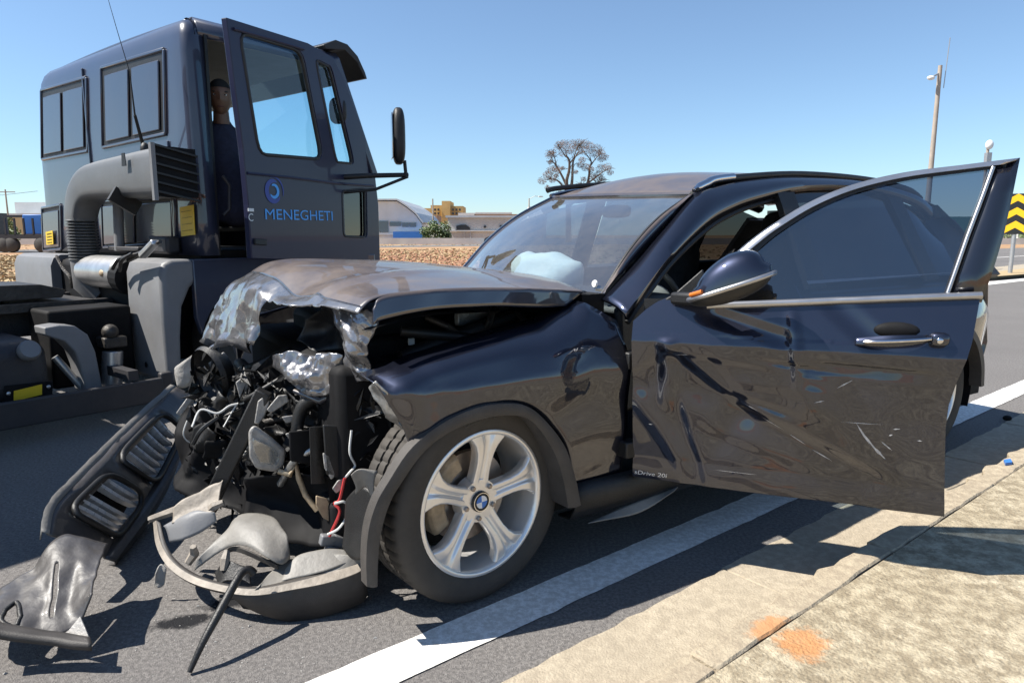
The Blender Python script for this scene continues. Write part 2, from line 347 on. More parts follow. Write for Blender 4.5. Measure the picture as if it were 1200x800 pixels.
while r < 16:
    strip_block(r+.003, r+1.0-.003, -1.295+.004*math.sin(i*2.1), -.962, -.02, .006+.003*math.sin(i*1.3), 'gutter_slab', M['gutter'], gut, 100+i)
    strip_block(r+.35+.003, r+1.35-.003, -.958, -.874, -.02, .121+.003*math.sin(i*1.9), 'kerb_stone', M['kerb'], kerb, 300+i)
    r += 1.0; i += 1
MB().add([rd(16,-1.295,.006), rd(30,-1.295,.006), rd(30,-.962,.006), rd(16,-.962,.006)], [(0,1,2,3)]).build('gutter_slab', M['gutter'], gut)
MB().prism([(16.36,-.958), (30,-.958), (30,-.874), (16.36,-.874)], lambda a, b, d: rd(a, b, d), -.02, .121).build('kerb_stone', M['kerb'], kerb)

#@@CAR
#@@TRUCK
#@@DEBRIS
#@@BACK
# ------------------------------------------------------------------ the crashed car (local axes: x rearwards, -y out of its left side, z up)
CA = R(32.489); W0 = np.array([-.083, 2.057, 0.])
SV = np.array([math.cos(CA), math.sin(CA), 0]); OV = np.array([math.sin(CA), -math.cos(CA), 0])
def tocar(P):
    q = np.array(P)-W0; return (q@SV, -(q@OV), P[2])
def cs(u, v, o=.03):          # sight line -> lengthwise plane o metres outside the left tyre face
    return tocar(onpl(u, v, W0+OV*o, OV))
car = empty('wrecked_car', (W0[0], W0[1], 0), CA)
tag(car, 'black wrecked hatchback with crushed front end and its dented front door open', 'car')

def lin(P, n):
    P = np.array(P, float); t = np.linspace(0, len(P)-1, n); i = np.minimum(t.astype(int), len(P)-2); x = (t-i)[:, None]
    return P[i]*(1-x) + P[i+1]*x
def wo(s, z):                 # how far the left flank stands out at (s, z)
    o = .045
    o -= .10*(.72-z)+.08*max(0, .45-z)**2*4 if z < .72 else .38*(z-.72)+.25*max(0, z-.80)
    if s < -.1: o -= .30*(s+.1)**2
    if s > 2.95: o -= .45*(s-2.95)**2
    return o
def flank(P2, right=False):   # rows of (s,z) -> 3D on the flank
    out = []
    for row in P2:
        out.append([(s, (-wo(s, z) if not right else 1.74+wo(s, z)), z) for s, z in row])
    return out
def sz(lst, o=.03):
    return [(lambda p: (p[0], p[2]))(cs(u, v, o)) for u, v in lst]

# front left wing
arch = sz([(482,525),(500,508),(520,495),(545,482),(570,475),(595,472),(620,477),(640,492),(655,508),(665,525),(673,548),(681,586)])
outer = sz([(474,500),(455,470),(442,447),(495,424),(560,404),(610,391),(660,379),(704,354),(735.5,377),(735.5,430),(735.5,500),(735.5,566)])
a_, b_ = cr(arch, 67), lin(outer, 67)
G2 = [[tuple(a_[i]+(b_[i]-a_[i])*t) for i in range(67)] for t in np.linspace(0, 1, 17)]
Gf = np.array(flank(G2))
for i in range(17):
    for j in range(67):
        s, y, z = Gf[i, j]
        # ripples of the pushed-back wing, a dent near the gap to the door, crushed tip
        w = max(0, min(1, (-.12-s)/.2))
        Gf[i, j, 1] += .015*w*math.sin(s*38+z*20) + .007*math.exp(-((s-.33)/.05)**2-((z-.74-.25*(s-.33))/.028)**2)
        Gf[i, j, 1] += .008*math.sin(7*s+9*z)*math.exp(-((s-.35)/.25)**2-((z-.6)/.2)**2)
        Gf[i, j, 1] += .010*noise.noise(Vector((s*6, z*9, 2)))
        # top of wing rolls over inwards
        t = i/16
        if j in range(12, 43) and t > .7: Gf[i, j, 1] += .10*((t-.7)/.3)**2
MB().grid(Gf).build('front_wing', M['paint'], car, smooth=60, solid=.004)
# torn bright edge at the tip of the wing
tip = [cs(442,446,.0), cs(452,458,.02), cs(462,478,.02), cs(478,492,.01), cs(486,504,.0)]
tip2 = [cs(432,456,-.05), cs(440,470,-.04), cs(452,486,-.02), cs(466,499,-.03), cs(480,508,-.02)]
tg = crumple(ruled(tip, tip2, 15, 7), .022, 26, (0,-1,0), 3)
MB().grid(tg).build('torn_wing_edge', M['bare'], car, smooth=30, solid=.003)
# arch flare, front end hanging down
fo = [(430,688),(429,655),(432,620),(441,590),(455,565),(482,525),(520,495),(560,477),(595,472),(622,477),(645,497),(665,525),(677,562),(683,592)]
fi = [(444,688),(445,655),(449,622),(458,592),(470,570),(499,530),(533,505),(572,491),(600,488),(620,492),(636,508),(652,536),(661,566),(666,596)]
foP = [(p[0], p[2]) for p in (cs(u, v, .06) for u, v in fo)]; fiP = [(p[0], p[2]) for p in (cs(u, v, .06) for u, v in fi)]
A = cr(foP, 60); B = cr(fiP, 60); rows = []
for t, dy in ((0, -.015), (.06, -.055), (.5, -.062), (.94, -.055), (1, -.012), (1.08, .06)):
    rows.append([(A[i][0]+(B[i][0]-A[i][0])*t, dy, A[i][1]+(B[i][1]-A[i][1])*t) for i in range(60)])
MB().grid(rows).build('arch_flare', M['flare'], car, smooth=50)
# wheel well
wl = [(.40*math.cos(a), .385*math.sin(a)+.33) for a in np.linspace(-.3, math.pi+.1, 24)]
wl1 = [(.40*math.cos(a), .385*math.sin(a)+.33) for a in np.linspace(-.3, 1.75, 20)]
MB().grid([[(x, y, z) for x, z in wl1] for y in (.0, .12, .28, .34)]).build('wheel_well', M['blk'], car, smooth=True)
MB().add([(x, .33, z) for x, z in wl], [tuple(range(24))]).build('wheel_well_wall', M['blk'], car)

# ---- wheels
def make_wheel(x, y, flip, steer=0):
    parts = []
    root = None
    fl = -1 if flip else 1
    ca_, sa_ = math.cos(steer), math.sin(steer)
    def P(c): return (x+c[0]*ca_-fl*c[1]*sa_, y+c[0]*sa_+fl*c[1]*ca_, .328+c[2])
    # tyre
    prof = [(.222,.02),(.236,.008),(.262,-.004),(.292,-.007),(.312,.0),(.321,.010),(.327,.022),(.3285,.034),(.3285,.062),(.320,.063),(.320,.072),(.3285,.073),(.3285,.104),(.320,.105),(.320,.116),(.3285,.117),(.3285,.148),(.320,.149),(.320,.158),(.3285,.159),(.3285,.188),(.325,.204),(.312,.222),(.262,.228),(.225,.215)]
    def rm(j, k, r):
        if j in (6,7,8) and k % 5 == 0: return r-.006
        if j in (11,12,15,16) and (k+2) % 5 == 0: return r-.004
        if j in (19,20,21) and (k+1) % 5 == 0: return r-.006
        return r
    mb = MB().lathe(prof, 260, 'y', rmod=rm); mb.v = [P(c) for c in mb.v]
    # weight of the car flattens the foot of the tyre a little
    mb.v = [(a, b, max(c, .003)) for a, b, c in mb.v]
    ty = mb.build('wheel', M['rubber'], car, smooth=40)
    rp = [(.240,.012),(.239,.004),(.233,.001),(.227,.002),(.222,.008),(.219,.02),(.214,.05),(.206,.10),(.204,.2)]
    mb = MB().lathe(rp, 72, 'y'); mb.v = [P(c) for c in mb.v]
    rim = mb.build('rim', M['rim'], ty, smooth=True)
    # five spokes
    st = [(.025,.032,.034),(.06,.034,.031),(.095,.031,.025),(.13,.031,.018),(.16,.036,.013),(.185,.048,.010),(.203,.066,.009),(.222,.092,.011)]
    for q in range(5):
        ang = R(84-72*q); mb = MB(); rings = []
        for r, w, yy in st:
            ring = [(-w, yy+.014), (-w*.86, yy+.001), (-w*.30, yy+.001), (-w*.14, yy+.009), (w*.14, yy+.009), (w*.30, yy+.001), (w*.86, yy+.001), (w, yy+.014), (w*.86, yy+.045), (-w*.86, yy+.045)]
            rings.append([(r*math.cos(ang)-a*math.sin(ang), b, r*math.sin(ang)+a*math.cos(ang)) for a, b in ring])
        mb.add([p for rg in rings for p in rg], [(i*10+k, i*10+(k+1) % 10, (i+1)*10+(k+1) % 10, (i+1)*10+k) for i in range(len(st)-1) for k in range(10)])
        mb.v = [P(c) for c in mb.v]
        mb.build('spoke', M['rim'], ty, bevel=.003, seg=2, ang=28)
        ab = R(84-72*q-36); bx, bz = .056*math.cos(ab), .056*math.sin(ab)
        mb = MB().lathe([(0,.022),(.006,.022),(.0085,.024),(.0085,.05)], 6, 'y', (bx, 0, bz)); mb.lathe([(.0085,.036),(.014,.036),(.014,.05)], 16, 'y', (bx, 0, bz)); mb.v = [P(c) for c in mb.v]
        mb.build('wheel_bolt', M['disc'], ty, smooth=30)
    mb = MB().lathe([(0,.030),(.07,.033),(.075,.06),(.075,.08)], 40, 'y'); mb.v = [P(c) for c in mb.v]; mb.build('hub', M['rim'], ty, smooth=30)
    mb = MB().lathe([(.0,.0215),(.030,.0215),(.034,.024),(.034,.036)], 32, 'y'); mb.v = [P(c) for c in mb.v]; mb.build('hub_cap', M['trim'], ty, smooth=30)
    if not flip:
        for q in range(4):
            a0 = R(90*q+3); mb = MB(); arc = [(.021*math.cos(a0+R(90)*k/8), .0205, .021*math.sin(a0+R(90)*k/8)) for k in range(9)]
            mb.add([(0,.0205,0)]+arc, [(0, k+1, k+2) for k in range(8)]); mb.v = [P(c) for c in mb.v]
            mb.build('hub_badge', M['white_bmw'] if q % 2 == 0 else M['blue_bmw'], ty)
        mb = MB().lathe([(.0285,.0212),(.0285,.0200),(.031,.0200),(.031,.0212)], 32, 'y'); mb.v = [P(c) for c in mb.v]; mb.build('badge_ring', M['chrome'], ty)
    mb = MB().lathe([(.05,.095),(.150,.095),(.150,.118),(.05,.118)], 48, 'y'); mb.v = [P(c) for c in mb.v]; mb.build('brake_disc', M['disc'], ty, smooth=30)
    mb = MB(); rows = []
    for yy, r0, r1 in ((.062,.10,.165), (.058,.112,.158)):
        pass
    arcs = np.linspace(R(112), R(212), 10)
    sec = [(.105,.075),(.115,.062),(.160,.062),(.172,.075),(.172,.13),(.105,.13)]
    rings = [[(r*math.cos(a), yy, r*math.sin(a)) for r, yy in sec] for a in arcs]
    mb.add([p for rg in rings for p in rg], [(i*6+k, i*6+(k+1) % 6, (i+1)*6+(k+1) % 6, (i+1)*6+k) for i in range(9) for k in range(6)] + [tuple(range(6)), tuple(54+k for k in range(6))])
    mb.v = [P(c) for c in mb.v]; mb.build('caliper', M['caliper'], ty, bevel=.004)
    return ty
STEER = R(7)
w1 = make_wheel(0, 0, False, STEER); w1['label'] = 'front wheel with five-spoke alloy rim'
w2 = make_wheel(2.757, 0, False)
w3 = make_wheel(2.757, 1.74, True)
w4 = make_wheel(0, 1.70, True, STEER)
def text_mesh(txt, size, mt, name, parent, fn, ext=.0005, shear=0, xs=1, font_off=0):
    cu = bpy.data.curves.new(name, 'FONT'); cu.body = txt; cu.size = size; cu.extrude = 0; cu.shear = shear; cu.offset = font_off
    cu.resolution_u = 3
    to = bpy.data.objects.new('tmp_text', cu); COL.objects.link(to)
    dg = bpy.context.evaluated_depsgraph_get(); me = bpy.data.meshes.new_from_object(to.evaluated_get(dg))
    bpy.data.objects.remove(to); bpy.data.curves.remove(cu)
    for v in me.vertices: v.co = Vector(fn(v.co.x*xs, v.co.y))
    me.name = name; me.materials.clear(); me.materials.append(mt)
    o = bpy.data.objects.new(name, me); COL.objects.link(o); o.parent = parent; return o
# raised letters on the tyre wall
def tyfn(x, y):
    a = R(108) - x/.288; r = .276+y
    return (r*math.cos(a)*math.cos(STEER)+.0085*math.sin(STEER), r*math.cos(a)*math.sin(STEER)-.0085*math.cos(STEER), .328+r*math.sin(a))
M['tyre_letter'] = mat('tyre_letter_rubber', (.05,.048,.045), .6)
text_mesh('DELINTE', .030, M['tyre_letter'], 'tyre_lettering', w1, tyfn, xs=1.15)

# ---- A pillar and roof edge
up = [(.558,.12,.942),(.743,.17,1.058),(.922,.20,1.187),(1.145,.25,1.334),(1.293,.28,1.385),(1.523,.29,1.42),(1.869,.30,1.445),(2.434,.30,1.445),(2.9,.31,1.405),(3.15,.34,1.36)]
lo = [(.561,-.02,.879),(.66,.0,.961),(.875,.08,1.084),(1.132,.15,1.204),(1.318,.18,1.269),(1.505,.20,1.313),(1.828,.22,1.368),(2.34,.24,1.385),(2.85,.26,1.33),(3.15,.29,1.24)]
U_, L_ = cr(up, 60), cr(lo, 60); rows = []
for t, b in ((0,0),(.2,.022),(.5,.035),(.8,.028),(1,.0)):
    rows.append([(U_[i]+(L_[i]-U_[i])*t + np.array([-.4*b*(1-i/60), -b, .35*b])) for i in range(60)])
MB().grid(rows).build('pillar_and_roof_edge', M['paint'], car, smooth=60, solid=.012)
# seal lining the door opening
MB().tube([tuple(p+np.array([.015,.02,-.012])) for p in L_[::2]], .011, 6).build('door_seal', M['trim'], car, smooth=True)
rr = cr([(1.165,.262,1.350),(1.24,.268,1.378),(1.36,.272,1.408),(1.869,.285,1.452),(2.434,.285,1.452),(2.85,.29,1.418),(3.05,.31,1.372)], 40)
MB().tube([tuple(p) for p in rr], [.012]+[.015]*38+[.012], 10).build('roof_rail', M['trim'], car, smooth=True)
MB().tube([tuple(p+np.array([-.004,-.002,.004])) for p in rr[:15]], list(np.interp(range(15), [0,3,8,14], [.006,.0165,.0165,.0152])), 10).build('roof_rail_glint', M['chrome'], car, smooth=True)  # chrome sleeve standing in for the highlight on the rail's front end
rr2 = [(x, 1.74-y-.01, z+.028) for x, y, z in rr[9:]]
MB().tube(rr2, .015, 10).build('roof_rail', M['trim'], car, smooth=True)
# ---- roof
ctrl = []
for s0, s1, z in ((1.145,1.30,1.335),(1.45,1.55,1.405),(1.869,1.9,1.438),(2.434,2.434,1.438),(2.9,2.9,1.398),(3.2,3.2,1.34)):
    ctrl.append([(s0+(s1-s0)*t - (.03 if k in (1,2,3) and s0 < 1.2 else 0), .255+.05*(s0 > 1.2)+(1.2-.06*(s0 > 1.2))*t, z+.04*t+.045*math.sin(math.pi*t)) for k, t in enumerate((0,.25,.5,.75,1))])
bn, bf = np.array([.575,.14,.95]), np.array([.80,1.60,.985]); tn, tf = np.array([1.14,.255,1.332]), np.array([1.30,1.45,1.377])
ctrl[0] = [tuple(tn+(tf-tn)*k + np.array([-.04*math.sin(math.pi*k)+.004, 0, .006])) for k in (0,.25,.5,.75,1)]
MB().grid(sgrid(ctrl, 24, 20)).build('roof', M['hood_paint'], car, smooth=60, solid=.006)
# ---- windscreen
bn, bf = np.array([.575,.14,.95]), np.array([.80,1.60,.985]); tn, tf = np.array([1.14,.255,1.332]), np.array([1.30,1.45,1.377])
ctrl = []
for t in (0,.33,.66,1):
    n_, f_ = bn+(tn-bn)*t, bf+(tf-bf)*t; row = []
    for k in (0,.2,.5,.8,1):
        bul = math.sin(math.pi*k)
        row.append(n_+(f_-n_)*k + np.array([-(.10-.06*t)*bul - .03*math.sin(math.pi*t), 0, .02*bul*(1-t)+.035*math.sin(math.pi*t)]))
    ctrl.append(row)
wsg = sgrid(ctrl, 20, 24)
MB().grid(wsg).build('windscreen', M['screen'], car, smooth=True)
edge = [wsg[0][j] for j in range(24)] + [wsg[i][23] for i in range(1, 20)]
ue = cr(up[:4], 20)
MB().grid([[tuple(p+np.array([0,-.002,.002])) for p in wsg[:, 0]], [tuple((p+q)/2+np.array([-.004,-.004,.004])) for p, q in zip(wsg[:, 0], ue)], [tuple(q+np.array([.006,.012,-.002])) for q in ue]]).build('pillar_trim', M['hood_paint'], car, smooth=True, solid=.006)
MB().tube([tuple(p) for p in wsg[:, 0]], .008, 6).build('windscreen_seal', M['trim'], car, smooth=True)
MB().tube([tuple(p+np.array([0,0,.004])) for p in wsg[-1]], .011, 6).build('windscreen_top_trim', M['hood_paint'], car, smooth=True)
MB().tube([tuple(p+np.array([.012,.012,-.006])) for p in wsg[:, -1]], .022, 6).build('far_pillar', M['paint'], car, smooth=True)
MB().grid([[tuple(p+np.array([.0,.0,-.008])) for p in wsg[0]], [tuple(p+np.array([-.10,.0,-.03])) for p in wsg[0]], [tuple(p+np.array([-.14,.0,-.10])) for p in wsg[0]]]).build('cowl_panel', M['trim'], car, smooth=True)
# screen sticker and washer-fluid cap-like sensor at the base of the glass
pcv = wsg[2][2]
MB().lathe([(0,-.004),(.012,-.004),(.014,0),(.014,.004),(0,.004)], 16, 'x', tuple(wsg[1][1]+np.array([-.012,0,.012]))).build('screen_disc', M['white'], car, smooth=True)
# ---- bonnet, buckled upwards
def row(ss, zz, oo=(-.12,-.5,-.9,-1.25,-1.6)): return [(s, -o, z) for s, o, z in zip(ss, oo, zz)]
ctrl = [row((.488,.60,.68,.74,.78), (.971,.995,1.0,.995,.985)),
        row((.175,.22,.25,.27,.27), (.995,1.028,1.045,1.042,.99)),
        row((-.081,-.07,-.06,-.04,-.0), (1.001,1.035,1.062,1.058,1.0)),
        row((-.281,-.30,-.31,-.30,-.26), (.990,1.018,1.055,1.062,1.0)),
        row((-.345,-.40,-.42,-.42,-.37), (.955,.972,1.005,1.005,.96)),
        row((-.375,-.46,-.49,-.50,-.46), (.90,.905,.93,.915,.88)),
        row((-.37,-.47,-.55,-.60,-.56), (.83,.80,.775,.70,.69))]
hg = sgrid(ctrl, 72, 60); am = np.zeros((72, 60))
for i in range(72):
    for j in range(60):
        t = i/71; am[i, j] = max(0, (t-.60)/.40)**1.2*.036*(1+.6*j/59) + .0012
        # raised crease running back from the crushed nose
        s, y, z = hg[i, j]
        d = (y-.42-.35*max(0, s+.28)); hg[i, j, 2] += .014*math.exp(-(d/.035)**2)*max(0, min(1, (.25-s)/.5))
        hg[i, j, 2] -= .03*math.exp(-((y-.62)/.13)**2-((s+.36)/.10)**2)
hg2 = crumple(hg, am, 9, (-.6,-.3,.7), 5)
SPL = 46
MB().grid(hg2[:SPL+1]).build('bonnet', M['hood_paint'], car, smooth=42, solid=.004)
nm = MB(); fr_ = crumple(hg2[SPL:], np.linspace(0, 1, 72-SPL)[:, None]*np.ones((1, 60))*.030, 15, (-.7,-.4,.5), 8); nr = 72-SPL
nm.v = [tuple(p) for r_ in fr_ for p in r_]
for i in range(nr-1):
    for j in range(59):
        if j < 24 and i > 3+j*.28: continue            # torn away over the near lamp
        nm.f.append((i*60+j, i*60+j+1, (i+1)*60+j+1, (i+1)*60+j))
f2 = crumple(np.array(nm.v).reshape(nr, 60, 3), np.linspace(0, 1, nr)[:, None]*np.ones((1, 60))*.011, 34, (-.7,-.4,.5), 18); nm.v = [tuple(p) for r_ in f2 for p in r_]
nm.build('crushed_nose', M['torn_paint'], car, smooth=20, solid=.003)
# returned edge of the bonnet
te = [cs(683,341,-.14), cs(640,339,-.13), cs(600,338,-.12), cs(520,340,-.11), cs(450,347,-.10), cs(436,362,-.09)]
be = [cs(660,359,-.125), cs(630,360,-.12), cs(580,359,-.105), cs(505,363,-.095), cs(448,375,-.085), cs(436,381,-.08)]
lg = ruled(te, be, 40, 6); lg = crumple(lg, .004, 10, (0,-1,0), 2)
MB().grid(lg).build('bonnet_edge', M['hood_paint'], car, smooth=50, solid=.012, off=1)
MB().grid([[tuple(np.array(p)+np.array([0,.01+.35*k,-.018-.03*k])) for p in cr(be, 30)] for k in (0,.35,.7,1)]).build('bonnet_lining', M['blk'], car)
# crushed nose of the bonnet: three torn flaps
def flap(name, A, B, nA, nB, amp, sc, seed, m, bulge=(0,0,0), sm=28):
    g = ruled(A, B, nA, nB)
    for i in range(nB):
        for j in range(nA):
            q = math.sin(math.pi*i/(nB-1))*math.sin(math.pi*j/(nA-1)); g[i, j] += np.array(bulge)*q
    g = crumple(g, amp, sc, (-.7,-.5,.3), seed)
    if m is M['torn_paint']: g = crumple(g, .010, 38, (-.7,-.5,.3), seed+1); sm = 18
    return MB().grid(g).build(name, m, car, smooth=sm, solid=.003)
flap('torn_skin', [cs(318,418,-.56), cs(340,413,-.50), cs(362,416,-.45), cs(385,413,-.39), cs(405,416,-.33)],
     [cs(322,432,-.58), cs(338,448,-.53), cs(356,458,-.47), cs(376,466,-.41), cs(412,452,-.34)], 60, 34, .026, 17, 21, M['torn_paint'], (-.04,-.04,.01))
flap('folded_strip', [cs(388,352,-.34), cs(398,380,-.33), cs(404,415,-.32), cs(410,452,-.32)],
     [cs(437,364,-.10), cs(436,390,-.14), cs(432,420,-.18), cs(432,446,-.22)], 60, 30, .030, 13, 31, M['torn_paint'], (-.02,-.03,0))
flap('inner_fold', [cs(352,372,-.72), cs(372,362,-.62), cs(395,356,-.45)], [cs(350,402,-.75), cs(375,412,-.62), cs(402,408,-.50)], 26, 18, .035, 12, 41, M['trim'], (.06,.06,0))
MB().tube([cs(345,458,-.52), cs(376,470,-.42), cs(412,452,-.34), cs(436,438,-.28), cs(500,424,-.16)], [.008,.012,.014,.014,.01], 8).build('wing_rail', M['hood_paint'], car, smooth=True)

# ---- engine bay
MB().box((.10,.90,.50), (.95,1.25,.52)).box((.02,.62,.72), (.55,.45,.22)).box((.1,1.2,.74), (.6,.5,.2)).build('engine', M['blk'], car, bevel=.03)
MB().box((.52,.87,.62), (.10,1.50,.68)).build('firewall', M['blk'], car)
MB().box((.25,.215,.45), (.72,.03,.62)).build('inner_wing', M['blk'], car)
MB().tube([cs(470,420,-.3), cs(560,385,-.3), cs(620,362,-.35), cs(680,362,-.3)], .03, 8).build('strut_brace', M['trim'], car, smooth=True)
for k, (a, b, rr_) in enumerate((((560,398),(580,356),.012), ((606,362),(618,392),.016), ((640,362),(628,392),.012), ((470,388),(600,402),.018), ((500,372),(540,392),.012))):
    MB().tube([cs(*a,-.32), cs((a[0]+b[0])/2+4, (a[1]+b[1])/2, -.26), cs(*b,-.30)], rr_, 8).build('engine_hose', M['wire_k'], car, smooth=True)
for (u, v, w, h) in ((612,366,40,8), (655,367,18,8), (560,372,60,16), (676,362,12,5)):
    p = np.array(cs(u, v, -.40)); MB().box(tuple(p), (w/330, .03, h/330)).build('engine_cover', M['bare'], car, bevel=.005)
MB().box(cs(482,400,-.35), (.02,.01,.022)).build('label_tag', M['white'], car)

# ---- crushed front structure
rng = random.Random(3)
fg = []
for z in np.linspace(.20,.76,26):
    fg.append([(-.17-.06*math.sin((y-.15)*2.2)-.05*(.5-z), y, z) for y in np.linspace(.24,1.62,60)])
fg = crumple(np.array(fg), .055, 7, (-1,0,0), 8)
MB().grid(fg).build('crushed_front_frame', M['blk'], car, smooth=25, solid=.004)
flap('far_front_wreck', [cs(212,474,-1.35), cs(240,468,-1.15), cs(275,462,-.98), cs(306,456,-.82)], [cs(198,560,-1.2), cs(222,585,-1.02), cs(252,596,-.86), cs(302,604,-.66)], 44, 34, .05, 9, 46, M['blk'], (.04,0,0))
# radiator, slam panel, pipes
MB().prism([(.46,.30),(1.34,.26),(1.36,.66),(.48,.70)], lambda a, b, d: (d-.12*(a-.9), a, b), -.30, -.26).build('radiator', M['blk'], car, bevel=.006)
for k in range(16): MB().bar((-.305-.12*(.5+.05*k-.9), .50+.05*k, .31), (-.305-.12*(.5+.05*k-.9), .51+.05*k, .68), .006, .004).build('radiator_rib', M['trim'], car)
MB().tube([(-.33,.34,.70), (-.40,.60,.66), (-.38,.85,.72), (-.48,1.1,.62), (-.45,1.4,.60)], .028, 8).build('slam_panel', M['trim'], car, smooth=True)
for P_, r_, m_ in (([(-.30,.42,.66),(-.42,.50,.60),(-.44,.52,.45),(-.36,.60,.36)], .022, 'trim'), ([(-.28,.8,.62),(-.44,.82,.55),(-.46,.95,.42),(-.40,1.1,.35)], .026, 'wire_k'), ([(-.32,.40,.50),(-.46,.44,.44),(-.50,.55,.32)], .012, 'bare'), ([(-.34,.66,.52),(-.50,.72,.50),(-.52,.90,.40)], .012, 'grease'), ([(-.40,.7,.68),(-.55,.78,.58),(-.50,.9,.56),(-.58,1.02,.46)], .009, 'wire_k')):
    MB().tube([tuple(p) for p in cr(P_, 20)], r_, 8).build('pipe', M[m_], car, smooth=True)
for k, (A_, B_, m_) in enumerate((([(346,470),(372,480),(392,492)], [(340,490),(366,498),(390,500)], 'trim'), ([(392,470),(412,462),(428,470)], [(396,492),(414,496),(430,488)], 'trim'), ([(322,560),(340,572),(352,590)], [(312,575),(330,590),(344,604)], 'trim'), ([(404,520),(416,514),(428,522)], [(402,548),(414,556),(426,548)], 'trim'), ([(262,470),(280,478),(292,492)], [(252,490),(270,500),(284,512)], 'trim'), ([(226,500),(244,496),(258,508)], [(222,522),(240,530),(256,528)], 'trim'))):
    flap('torn_bracket', [cs(u, v, -.30-(428-u)/210*.75) for u, v in A_], [cs(u, v, -.30-(428-u)/210*.75) for u, v in B_], 16, 12, .03, 14, 90+k, M[m_])
# impact beam hanging askew, radiator pack, fan shroud
MB().bar(cs(310,458,-.62), cs(243,596,-.72), .045, .055).build('impact_beam', M['trim'], car, bevel=.006)
flap('beam_plate', [cs(262,540,-.72), cs(268,548,-.70), cs(270,556,-.70)], [cs(238,590,-.76), cs(246,594,-.74), cs(254,580,-.72)], 14, 12, .012, 22, 51, M['lightbits'])
g = MB()
for k in range(9):
    p = np.array(cs(366+k*1.6, 500, -.33-.012*k)); q = np.array(cs(368+k*1.6, 566, -.33-.012*k)); g.bar(tuple(p), tuple(q), .006, .018)
g.build('radiator_fins', M['trim'], car)
MB().prism([(378,497),(414,500),(412,556),(396,560),(382,556)], lambda u, v, d: cs(u, v, d), -.30, -.36).build('radiator_tank', M['trim'], car, bevel=.005)
MB().prism([(338,505),(365,503),(366,545),(340,540)], lambda u, v, d: cs(u, v, d), -.42, -.55).build('fan_shroud', M['blk'], car, bevel=.006)
# far headlamp housing: an empty bowl
hc = np.array(cs(250,438,-1.0)); mb = MB()
prof = [(.098,-.03),(.105,-.01),(.098,.0),(.085,.02),(.05,.06),(.0,.075)]
mb.lathe([(r, h) for r, h in prof], 28, 'x'); Rm = Matrix.Rotation(R(25), 3, 'Z') @ Matrix.Rotation(R(-10), 3, 'Y')
mb.v = [tuple(Vector(hc) + Rm @ Vector((c[0], c[1]*.95, c[2]*1.1))) for c in mb.v]
mb.build('headlamp_bowl', M['trim'], car, smooth=True)
flap('headlamp_rim', [cs(205,432,-1.2), cs(212,426,-1.15), cs(228,414,-1.1), cs(250,406,-1.0)], [cs(207,454,-1.2), cs(222,452,-1.15), cs(228,434,-1.12), cs(246,411,-1.02)], 20, 8, .010, 20, 61, M['lightbits'])
for k, (pts, o) in enumerate((([(206,484),(222,462),(228,466),(212,488)], -1.15), ([(298,496),(302,470),(312,462),(316,472),(310,488),(303,497)], -.60), ([(312,480),(326,463),(336,462),(339,470),(318,484)], -.58), ([(334,508),(352,503),(364,507),(356,520),(340,516)], -.46), ([(378,530),(386,533),(394,556),(388,562),(380,548)], -.30), ([(389,572),(396,562),(404,560),(402,572),(394,578)], -.28), ([(370,580),(384,584),(392,598),(388,612),(378,606),(370,592)], -.34), ([(252,548),(270,536),(270,552),(258,560)], -.74), ([(238,430),(262,412),(268,418),(250,440)], -1.02), ([(330,488),(345,486),(350,492),(335,496)], -.52), ([(276,448),(286,440),(292,452),(282,470)], -.82))):
    mb = MB().prism(pts, lambda u, v, d: cs(u, v, d), o, o-.025); mb.build('broken_bracket', M['lightbits'] if k != 6 else M['caliper'], car, bevel=.004)
# the near headlamp, knocked loose
lp = [(291,504),(298,497),(318,512),(335,527),(333,545),(322,553),(300,549),(292,535)]
lamp = MB().prism(lp, lambda u, v, d: cs(u, v, d), -.52, -.66).build('headlamp', M['lightbits'], car, bevel=.012, seg=3)
MB().prism([(296,512),(316,522),(328,533),(325,545),(304,542),(297,530)], lambda u, v, d: cs(u, v, d), -.505, -.518).build('headlamp_lens', M['lens'], lamp, bevel=.004)
MB().tube([cs(327,552,-.50), cs(340,556,-.47), cs(347,545,-.46), cs(350,560,-.46), cs(358,580,-.45), cs(372,598,-.42)], .010, 8).build('lamp_pipe', M['caliper'], car, smooth=True)
# wires
for pts, o, mname, rr_ in (([(412,504),(410,530),(416,545),(411,552),(404,560)], -.27, 'wire_w', .004), ([(404,560),(398,585),(392,590),(398,600),(386,628)], -.27, 'wire_r', .005), ([(392,590),(404,588),(408,600),(398,618),(384,626)], -.26, 'wire_w', .004), ([(300,455),(290,470),(270,475),(255,484),(235,480),(225,500)], -.85, 'wire_w', .004), ([(285,445),(288,462),(276,476),(262,500)], -.85, 'wire_w', .003), ([(315,440),(300,470),(280,476),(240,500),(226,520)], -.9, 'wire_k', .008), ([(222,486),(215,508),(224,518),(238,505),(246,480)], -1.1, 'wire_w', .003), ([(395,452),(392,475),(400,500),(404,470),(420,455)], -.38, 'wire_k', .006)):
    P = cr([cs(u, v, o+.02*math.sin(3*i)) for i, (u, v) in enumerate(pts)], 30)
    MB().tube([tuple(p) for p in P], rr_, 6).build('wire', M[mname], car, smooth=True)
for u, v, w in ((384,632,.05), (398,634,.06), (388,644,.04)):
    MB().box(cs(u, v, -.30), (w, .03, .035), Matrix.Rotation(rng.random(), 3, 'Y')).build('wire_plug', M['truckgrey'], car, bevel=.005)
